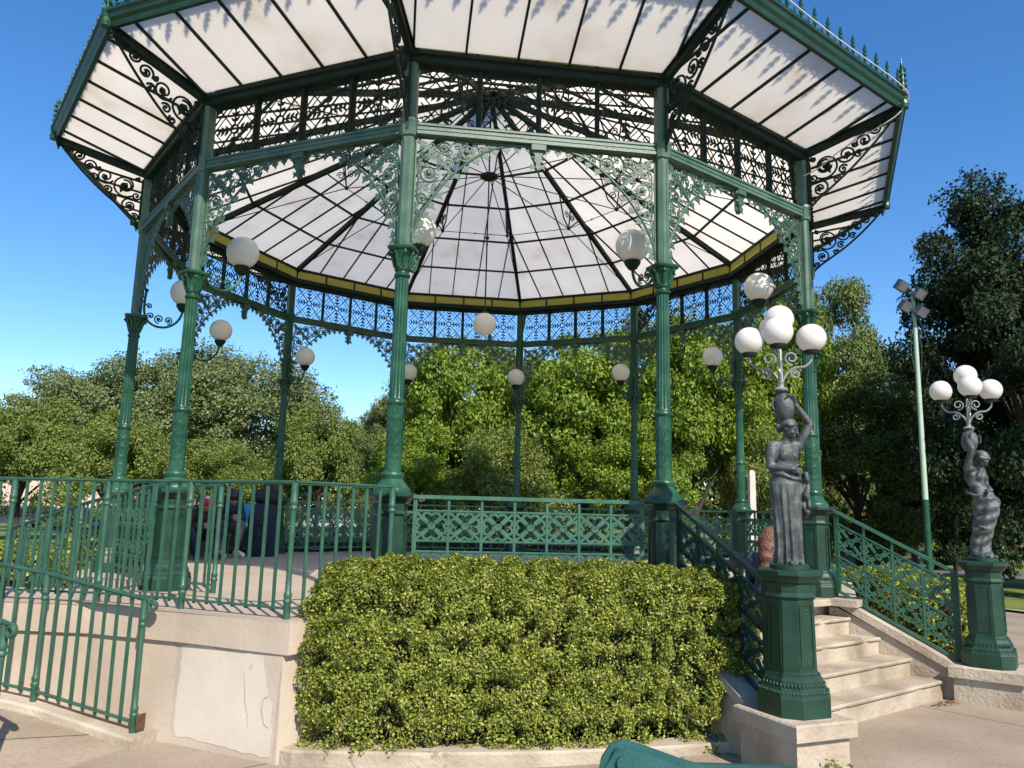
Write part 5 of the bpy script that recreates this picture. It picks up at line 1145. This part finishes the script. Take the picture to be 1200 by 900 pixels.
# ---- teal bin close to the camera
tb = empty('wheelie_bin', (.10, -8.30, 0)); tag(tb, 'teal plastic wheeled bin right at the bottom edge, only its lid showing', 'bin')
ax = Vector((RT.x, RT.y, 0)).normalized(); ay = Vector((F_.x, F_.y, 0)).normalized(); oc = onz(842, 911, .975); oc = Vector((oc.x, oc.y, 0)) - ay * .10
def tf(a, b_, z): return oc + ax * a + ay * b_ + Vector((0, 0, z))
tb.location = oc
def rrect(hx, hy, r, z, n=5):
    out = []
    for cx_, cy_, a0 in ((hx - r, hy - r, 0), (-hx + r, hy - r, 90), (-hx + r, -hy + r, 180), (hx - r, -hy + r, 270)):
        for i in range(n + 1): a = R_(a0 + 90 * i / n); out.append(tf(cx_ + r * math.cos(a), cy_ + r * math.sin(a), z))
    return out
m = MB(); m.loft([rrect(hx, hy, .05, z) for hx, hy, z in ((.20, .22, .03), (.21, .23, .10), (.255, .27, .86), (.27, .285, .88), (.27, .285, .925))]); m.build('bin_body', 'teal_plastic', tb, smooth=True)
m = MB(); m.loft([rrect(hx, hy, .05, z) for hx, hy, z in ((.285, .30, .925), (.288, .303, .930), (.288, .303, .948), (.280, .295, .956), (.24, .26, .960), (.10, .12, .962))]); lid = m.build('lid', 'teal_plastic', tb, smooth=True)
m = MB(); m.tube([tf(-.255, b_, 1.0) for b_ in (.11, .14, .19, .23)], .020, 12); m.build('hinge_pin', 'teal_plastic', lid, oc, smooth=True)
for b_ in (.13, .215):
    m = MB(); ear = [(-.315, .93), (-.305, .985), (-.28, 1.022), (-.245, 1.035), (-.20, 1.026), (-.08, .988), (.05, .955), (.05, .93)]
    m.loft([[tf(x_, b_ + w_, z_) for x_, z_ in ear] for w_ in (-.008, .008)]); m.build('hinge_ear', 'teal_plastic', lid, oc)
m = MB()
for b_ in (-.16, .0, .17): m.loft([[tf(x_, b_ + w_, z_) for x_, z_ in ((-.02, .945), (-.0, .9645), (.20, .9635), (.235, .945))] for w_ in (-.012, .012)])
m.build('lid_rib', 'teal_plastic', lid, oc)
for sg in (-1, 1):
    m = MB(); m.tube([tf(sg * .19, .20, .09), tf(sg * .24, .20, .09)], .09, 18); m.build('wheel', 'black_rubber', tb)

# ================================================================== PARK: POLES, TREES, HOUSES, CARS
x, y = bear(1085.5, 20); fp = empty('floodlight_pole', (x, y, 0)); tag(fp, 'tall pale green pole with four grey floodlights against the sky', 'light pole')
H_ = 7.05; m = MB(); m.tube([(x, y, 2.2), (x, y, H_)], [.062, .044], 12); m.build('pole', 'pole_green', fp, smooth=True)
m = MB(); m.tube([(x, y, 0), (x, y, 2.2)], [.076, .072], 12); m.build('painted_foot', 'paint', fp, smooth=True)
for i, (a, z, fl) in enumerate(((-.36, .02, 1), (.04, -.16, 1), (-.30, -.46, 1), (.06, -.58, 1))):
    m = MB(); cpos = Vector((x, y, H_ + z)) + ax * a - ay * .2
    rm = Matrix.Rotation(-YAW, 3, 'Z') @ Matrix.Rotation(R_(25), 3, 'X') @ Matrix.Rotation(R_(28), 3, 'Y'); m.box(cpos, (.235, .18, .235), rot=rm); fl_ = m.build('floodlight', 'steel', fp)
    m = MB(); m.box(cpos + rm @ Vector((0, -.092, 0)), (.20, .012, .20), rot=rm); m.build('lens', 'lens', fl_, fp.location)
    m = MB(); m.tube([cpos, Vector((x, y, H_ + z - .05))], .03, 6); m.build('arm', 'steel', fp)
m = MB()
for a, l in ((.25, 1.9), (.10, 1.6), (-.1, 1.4)): m.tube(catmull([(x, y, H_ - .5), Vector((x, y, H_ - 1.4)) + ax * a * 1.2, Vector((x, y, H_ - .6 - l)) + ax * a * .5], 5), .012, 4)
m.build('loose_cable', 'black_rubber', fp)
x, y = bear(881.5, 15.5); m = MB(); m.loft([[(x + a * .06 * k_, y + b_ * .06 * k_, z) for a, b_ in ((-1, -1), (1, -1), (1, 1), (-1, 1))] for z, k_ in ((0, 1.1), (2.52, .9), (2.58, .6))]); o = m.build('concrete_post', 'white_post', None, None); tag(o, 'pale square concrete post standing behind the right rear railing', 'post')
x, y = bear(1069, 34); m = MB(); m.tube([(x, y, 0), (x, y, 4.6)], .13, 10); o = m.build('metal_post', 'steel', None, None); tag(o, 'grey metal post in the shade left of the floodlight pole', 'post')

def unit(n, r): v = r.normal(size=(n, 3)); return v / np.linalg.norm(v, axis=1, keepdims=True)
def tree_parts(name, h, cw, ch, cz, nleaf, size, mat, seed, nl=34, lobe=.30, trunk=.22, droop=0.0, flat=.75, zmin=.35, up=.68):
    """crown: leaf sprays on many lobes spread through an ellipsoid; trunk with limbs reaching the lobes"""
    r = np.random.default_rng(seed); root = empty(name, (0, 0, 0))
    d = unit(nl, r); d[:, 2] = np.where(r.uniform(0, 1, nl) < up, np.abs(d[:, 2]), d[:, 2]); rad = r.uniform(.25, 1.0, nl) ** .6; rad[d[:, 2] < -.3] *= .95
    C = d * rad[:, None] * np.array([cw / 2, cw / 2, ch / 2]) + np.array([0, 0, cz]); lr = lobe * cw / 2 * r.uniform(.5, 1.4, nl)
    w_ = lr ** 2; li = r.choice(nl, nleaf, p=w_ / w_.sum()); u = unit(nleaf, r); u[:, 2] = u[:, 2] * .85 + .15
    rr_ = lr[li] * (1 - np.abs(r.normal(0, .20, nleaf))) * (1 + .22 * vnoise(u * 2.0 + li[:, None], 2.2, seed))
    P = C[li] + u * rr_[:, None] * np.array([1, 1, flat]); P[:, 2] -= droop * np.linalg.norm(P[:, :2], axis=1) ** 2
    # sprays: leaves bunch around nodes
    nodes = P[r.integers(0, nleaf, nleaf // 7)]; own = r.integers(0, len(nodes), nleaf); pull = r.uniform(0, 1, nleaf) < .55
    P = np.where(pull[:, None], nodes[own] + r.normal(0, size * .75, (nleaf, 3)), P)
    ok_ = P[:, 2] > zmin + .5 * vnoise(P, .8, seed + 5); P = P[ok_]; u = u[ok_]; cen = np.array([0, 0, cz]); out_ = P - cen; out_ /= np.linalg.norm(out_, axis=1, keepdims=True)
    Nn = u * .75 + out_ * .25 + np.array([0, 0, .45]); Nn /= np.linalg.norm(Nn, axis=1, keepdims=True)
    leafcards('crown', P, Nn, size, mat, root, aspect=.60, fold=.16, jit=.42)
    m = MB(); m.tube([(0, 0, -.1), (.05, .02, cz * .35), (0, .06, cz * .75), (.05, 0, cz + ch * .2)], [trunk, trunk * .75, trunk * .55, trunk * .2], 9)
    for i in r.choice(nl, min(nl, 14), replace=False):
        z0_ = cz * float(r.uniform(.45, .85)); e = Vector(C[i]); a = Vector((0, .03, z0_)); mid_ = a.lerp(e, .5) + Vector((0, 0, .25)); m.tube([a, mid_, e], [trunk * .38, trunk * .22, trunk * .06], 6)
    m.build('trunk', 'bark', root, (0, 0, 0), True); return root
KINDS = {
 'olive': tree_parts('tree', 10, 10, 9.6, 5.0, 75000, .155, 'leaf_olive', 31, 75, .23, zmin=1.7),
 'mid': tree_parts('tree', 8, 7.5, 7.4, 3.4, 52000, .145, 'leaf_mid', 32, 60, .25, zmin=1.35),
 'maple': tree_parts('tree', 7.5, 6.6, 8.0, 3.7, 46000, .14, 'leaf_bright', 33, 70, .23),
 'maple2': tree_parts('tree', 7.5, 6.2, 8.2, 3.8, 44000, .145, 'leaf_bright', 37, 60, .24),
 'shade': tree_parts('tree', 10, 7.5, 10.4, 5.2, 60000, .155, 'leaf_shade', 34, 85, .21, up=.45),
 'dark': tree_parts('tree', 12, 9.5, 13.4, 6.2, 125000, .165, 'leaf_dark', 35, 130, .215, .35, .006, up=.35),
}
used = set()
NAT = {}
for kd_, ro_ in KINDS.items():
    c_ = np.empty(len(ro_.children[0].data.vertices) * 3, np.float32); ro_.children[0].data.vertices.foreach_get('co', c_); c_ = c_.reshape(-1, 3); NAT[kd_] = (float(np.percentile(np.hypot(c_[:, 0], c_[:, 1]), 97) * 2), float(c_[:, 2].max() - .25))
def tree(kind, px, d, ytop, wpx, rot, label, group='trees of the park behind the bandstand', zs=None):
    """stand a tree at the bearing of photo column px, distance d; top at photo row ytop"""
    src = KINDS[kind]; o = src if kind not in used else copy_tree(src); used.add(kind)
    nat = NAT[kind]
    x, y = bear(px, d); depth = d * max(.6, math.cos(math.atan2(x - CAM.x, y - CAM.y) - YAW))
    row = 602 + (px - 600) * .0244; ztop = 1.67 + (row - ytop) / FPX * depth * (1 + .5 * ((row - ytop) / FPX) * .33)
    o.location = (x, y, 0); sx = wpx / FPX * depth / nat[0]; sz = ztop / nat[1]; o.scale = (sx, sx, sz); o.rotation_euler.z = rot
    tag(o, label, 'tree', group)
TREES = [
 ('olive', 135, 50, 404, 215, .3, 'broad olive green tree forming the left shoulder of the large tree mass on the left'),
 ('olive', 270, 47, 398, 225, 2.0, 'broad olive green tree with sky gaps behind the column at the ramp railing'),
 ('mid', 18, 40, 462, 150, .5, 'rounded green tree cut by the left edge of the photograph'),
 ('mid', 128, 33, 482, 160, 1.4, 'dense lower green tree in front of the left olive green tree'),
 ('mid', 372, 42, 472, 120, 2.6, 'pale green tree beneath the globe lamp against the sky'),
 ('mid', 255, 36, 515, 130, 3.7, 'low green tree seen between the two left front columns'),
 ('olive', 432, 44, 478, 80, 1.0, 'narrow olive green tree left of the front column at the hedge corner'),
 ('mid', 330, 58, 500, 150, 5.0, 'distant green tree behind the bars at the dark luggage'),
 ('shade', 452, 32, 462, 80, .2, 'darker slim tree close behind the front column at the hedge corner'),
 ('maple', 540, 23, 402, 165, .4, 'bright green maple left of the central rear column'),
 ('maple2', 690, 21.5, 392, 180, 1.7, 'bright yellow green maple right of the central rear column'),
 ('maple', 815, 22, 372, 185, 3.0, 'bright yellow green maple behind the pale post'),
 ('maple2', 905, 25, 350, 150, 4.4, 'bright yellow green maple behind the nearer statue'),
 ('shade', 612, 30, 420, 120, 2.2, 'shaded tree filling the gap behind the central rear column'),
 ('shade', 760, 29, 375, 130, 4.1, 'shaded tree behind the maples right of centre'),
 ('shade', 985, 34, 328, 135, 1.1, 'tall dull green tree rising right of the bandstand'),
 ('shade', 1005, 27, 440, 180, 2.9, 'mid green tree with drooping branches above the farther stair railing'),
 ('dark', 1215, 22, 220, 285, .6, 'very large dark tree filling the right edge of the photograph'),
 ('dark', 1118, 33, 398, 130, 2.4, 'dark tree behind the farther statue'),
 ('shade', 1060, 46, 470, 170, 3.3, 'distant shaded tree behind the floodlight pole'),
 ('shade', 640, 38, 452, 150, .9, 'dull green tree in the second row behind the bright maples'),
 ('shade', 505, 37, 470, 140, 5.2, 'dull green tree in the second row left of the central rear column'),
 ('shade', 850, 36, 420, 150, 2.2, 'dull green tree in the second row behind the pale post'),
 ('maple2', 742, 20, 498, 150, 1.2, 'low leafy tree under the maples beside the rear column near the stair handrail'),
 ('mid', 590, 20, 502, 140, 2.9, 'low leafy tree under the maples behind the middle of the front railing'),
 ('maple2', 480, 20.5, 505, 120, .2, 'low leafy tree just right of the front column at the hedge corner'),
 ('mid', 905, 22, 500, 120, 4.2, 'low leafy tree in deep shade between the pale post and the nearer statue'),
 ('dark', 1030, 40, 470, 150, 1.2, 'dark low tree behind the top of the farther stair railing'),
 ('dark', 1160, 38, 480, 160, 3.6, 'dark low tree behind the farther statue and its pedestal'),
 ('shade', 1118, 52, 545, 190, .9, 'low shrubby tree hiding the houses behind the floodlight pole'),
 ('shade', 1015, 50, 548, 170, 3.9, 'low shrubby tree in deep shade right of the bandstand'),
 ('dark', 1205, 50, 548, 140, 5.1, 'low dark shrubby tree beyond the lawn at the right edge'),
 ('dark', 1290, 26, 300, 220, 4.0, 'dark tree just cut by the right edge behind the largest dark tree'),
]
for t_ in TREES: tree(*t_)
# far belt of trees
m = None
r9 = np.random.default_rng(77); Pn = []; 
for i in range(110):
    a = R_(15 + 150 * i / 109); rr_ = 100 + 16 * r9.uniform(); cx_, cy_ = rr_ * math.cos(a), rr_ * math.sin(a); n_ = 700; u = unit(n_, r9); hh = r9.uniform(9.0, 13.5)
    Pn.append(np.array([cx_, cy_, hh * .5]) + u * np.array([5.0, 5.0, hh * .5]) * (.85 + .3 * vnoise(u * 2, 2, i))[:, None])
Pn = np.concatenate(Pn); o = leafcards('treeline', Pn, unit(len(Pn), r9) * .3 + np.array([0, -.5, .6]), 1.0, 'leaf_shade'); tag(o, 'far belt of trees closing the park on the horizon', 'treeline', None, 'stuff')

def house(label, px, d, w_, dep, h_, wall, rows=2, cols=4, roof=True, yaw_off=0):
    x, y = bear(px, d); root = empty('house', (x, y, 0)); ya = math.atan2(y - CAM.y, x - CAM.x) - PI / 2 + yaw_off; RM = Matrix.Rotation(ya, 3, 'Z'); o0 = Vector((x, y, 0)); T = lambda a, b_, c: o0 + RM @ Vector((a, b_, c))
    m = MB(); m.box(T(0, dep / 2, h_ / 2), (w_, dep, h_), rz=ya); m.build('wall', wall, root)
    m = MB()
    if roof: m.loft([[T(-w_ / 2 - .4, -.4, h_ + .003), T(w_ / 2 + .4, -.4, h_ + .003), T(w_ / 2 + .4, dep + .4, h_ + .003), T(-w_ / 2 - .4, dep + .4, h_ + .003)], [T(-w_ / 2 + 1, dep / 2 - .1, h_ + 2), T(w_ / 2 - 1, dep / 2 - .1, h_ + 2), T(w_ / 2 - 1, dep / 2 + .1, h_ + 2), T(-w_ / 2 + 1, dep / 2 + .1, h_ + 2)]]); m.build('roof', 'roof_tile', root)
    else: m.box(T(0, -.05, h_ + .18), (w_ + .3, .5, .35), rz=ya); m.build('cornice', wall, root)
    for i in range(cols):
        for j in range(rows):
            if j == 0 and i == cols // 2:
                m = MB(); m.box(T(-w_ / 2 + w_ * (i + .5) / cols, -.02, 1.1), (1.0, .08, 2.2), rz=ya); m.build('door', 'wood', root); continue
            cx_, cz = -w_ / 2 + w_ * (i + .5) / cols, 1.7 + j * 3.0; m = MB(); m.box(T(cx_, -.03, cz), (1.2, .10, 1.6), rz=ya); fr_ = m.build('window', 'white_post', root)
            m = MB(); m.box(T(cx_, -.085, cz), (1.0, .03, 1.4), rz=ya); m.build('pane', 'window_glass', fr_, root.location)
    tag(root, label, 'house')
house('pale pink house far off at the left edge beyond the parked cars', 40, 88, 16, 8, 6.2, 'house_pink', 2, 5)
house('brick house far off behind the trees at the outer left column', 150, 92, 14, 8, 6.0, 'house_brick', 2, 4)
house('white house glimpsed under the trees above the farther stair railing', 1030, 78, 9, 8, 5.5, 'house_white', 2, 3)
house('white house with a tiled roof glimpsed just right of the farther statue', 1185, 70, 9, 8, 3.4, 'house_white', 1, 3)
house('brick house deep in the shade behind the floodlight pole', 1100, 82, 14, 8, 6.4, 'house_brick', 2, 4)
def car(label, px, d, mat, yaw_):
    x, y = bear(px, d); root = empty('parked_car', (x, y, 0)); RM = Matrix.Rotation(yaw_, 3, 'Z'); o0 = Vector((x, y, .0)); T = lambda a, b_, c: o0 + RM @ Vector((a, b_, c)); m = MB()
    prof = [(-2.1, .28), (2.1, .28), (2.15, .55), (2.05, .80), (1.15, .92), (.55, 1.38), (-.85, 1.42), (-1.65, .98), (-2.1, .92), (-2.15, .6)]
    m.loft([[T(a * (.97 if abs(b_) > .8 else 1), b_ * (1 if c < 1 else .82), c) for a, c in prof] for b_ in (-.84, -.80, .80, .84)]); m.build('body', mat, root, smooth=True, angle=30)
    for sg in (-1, 1):
        for win in (((.95, .95), (.50, 1.32), (-.15, 1.34), (-.15, .95)), ((-.25, .95), (-.25, 1.34), (-.82, 1.34), (-1.45, .98))):
            m = MB(); m.loft([[T(a, sg * (.80 - (c - .95) * .30 + e), c) for a, c in win] for e in (0, .045)]); m.build('window', 'window_glass', root)
    for a in (-1.3, 1.32):
        for sg in (-1, 1): m = MB(); m.tube([T(a, sg * .72, .32), T(a, sg * .88, .32)], .32, 18); wh = m.build('wheel', 'black_rubber', root); m = MB(); m.tube([T(a, sg * .88, .32), T(a, sg * .895, .32)], .2, 14); m.build('rim', 'lead', wh, root.location)
    for sg in (-1, 1): m = MB(); m.box(T(2.1, sg * .6, .66), (.10, .32, .14), rz=yaw_); m.build('headlight', 'lens', root)
    tag(root, label, 'car', 'cars parked beyond the lawn')
car('dark car parked beyond the lawn at the left edge', 12, 62, 'car_dark', .1); car('navy car parked beyond the lawn in the middle of the row of cars', 52, 62, 'car_navy', .12); car('black car parked beyond the lawn nearest the outer left column', 92, 62, 'car_dark', .14); car('silver car parked far beyond the lawn, seen through the bars by the luggage', 385, 66, 'car_silver', .3)
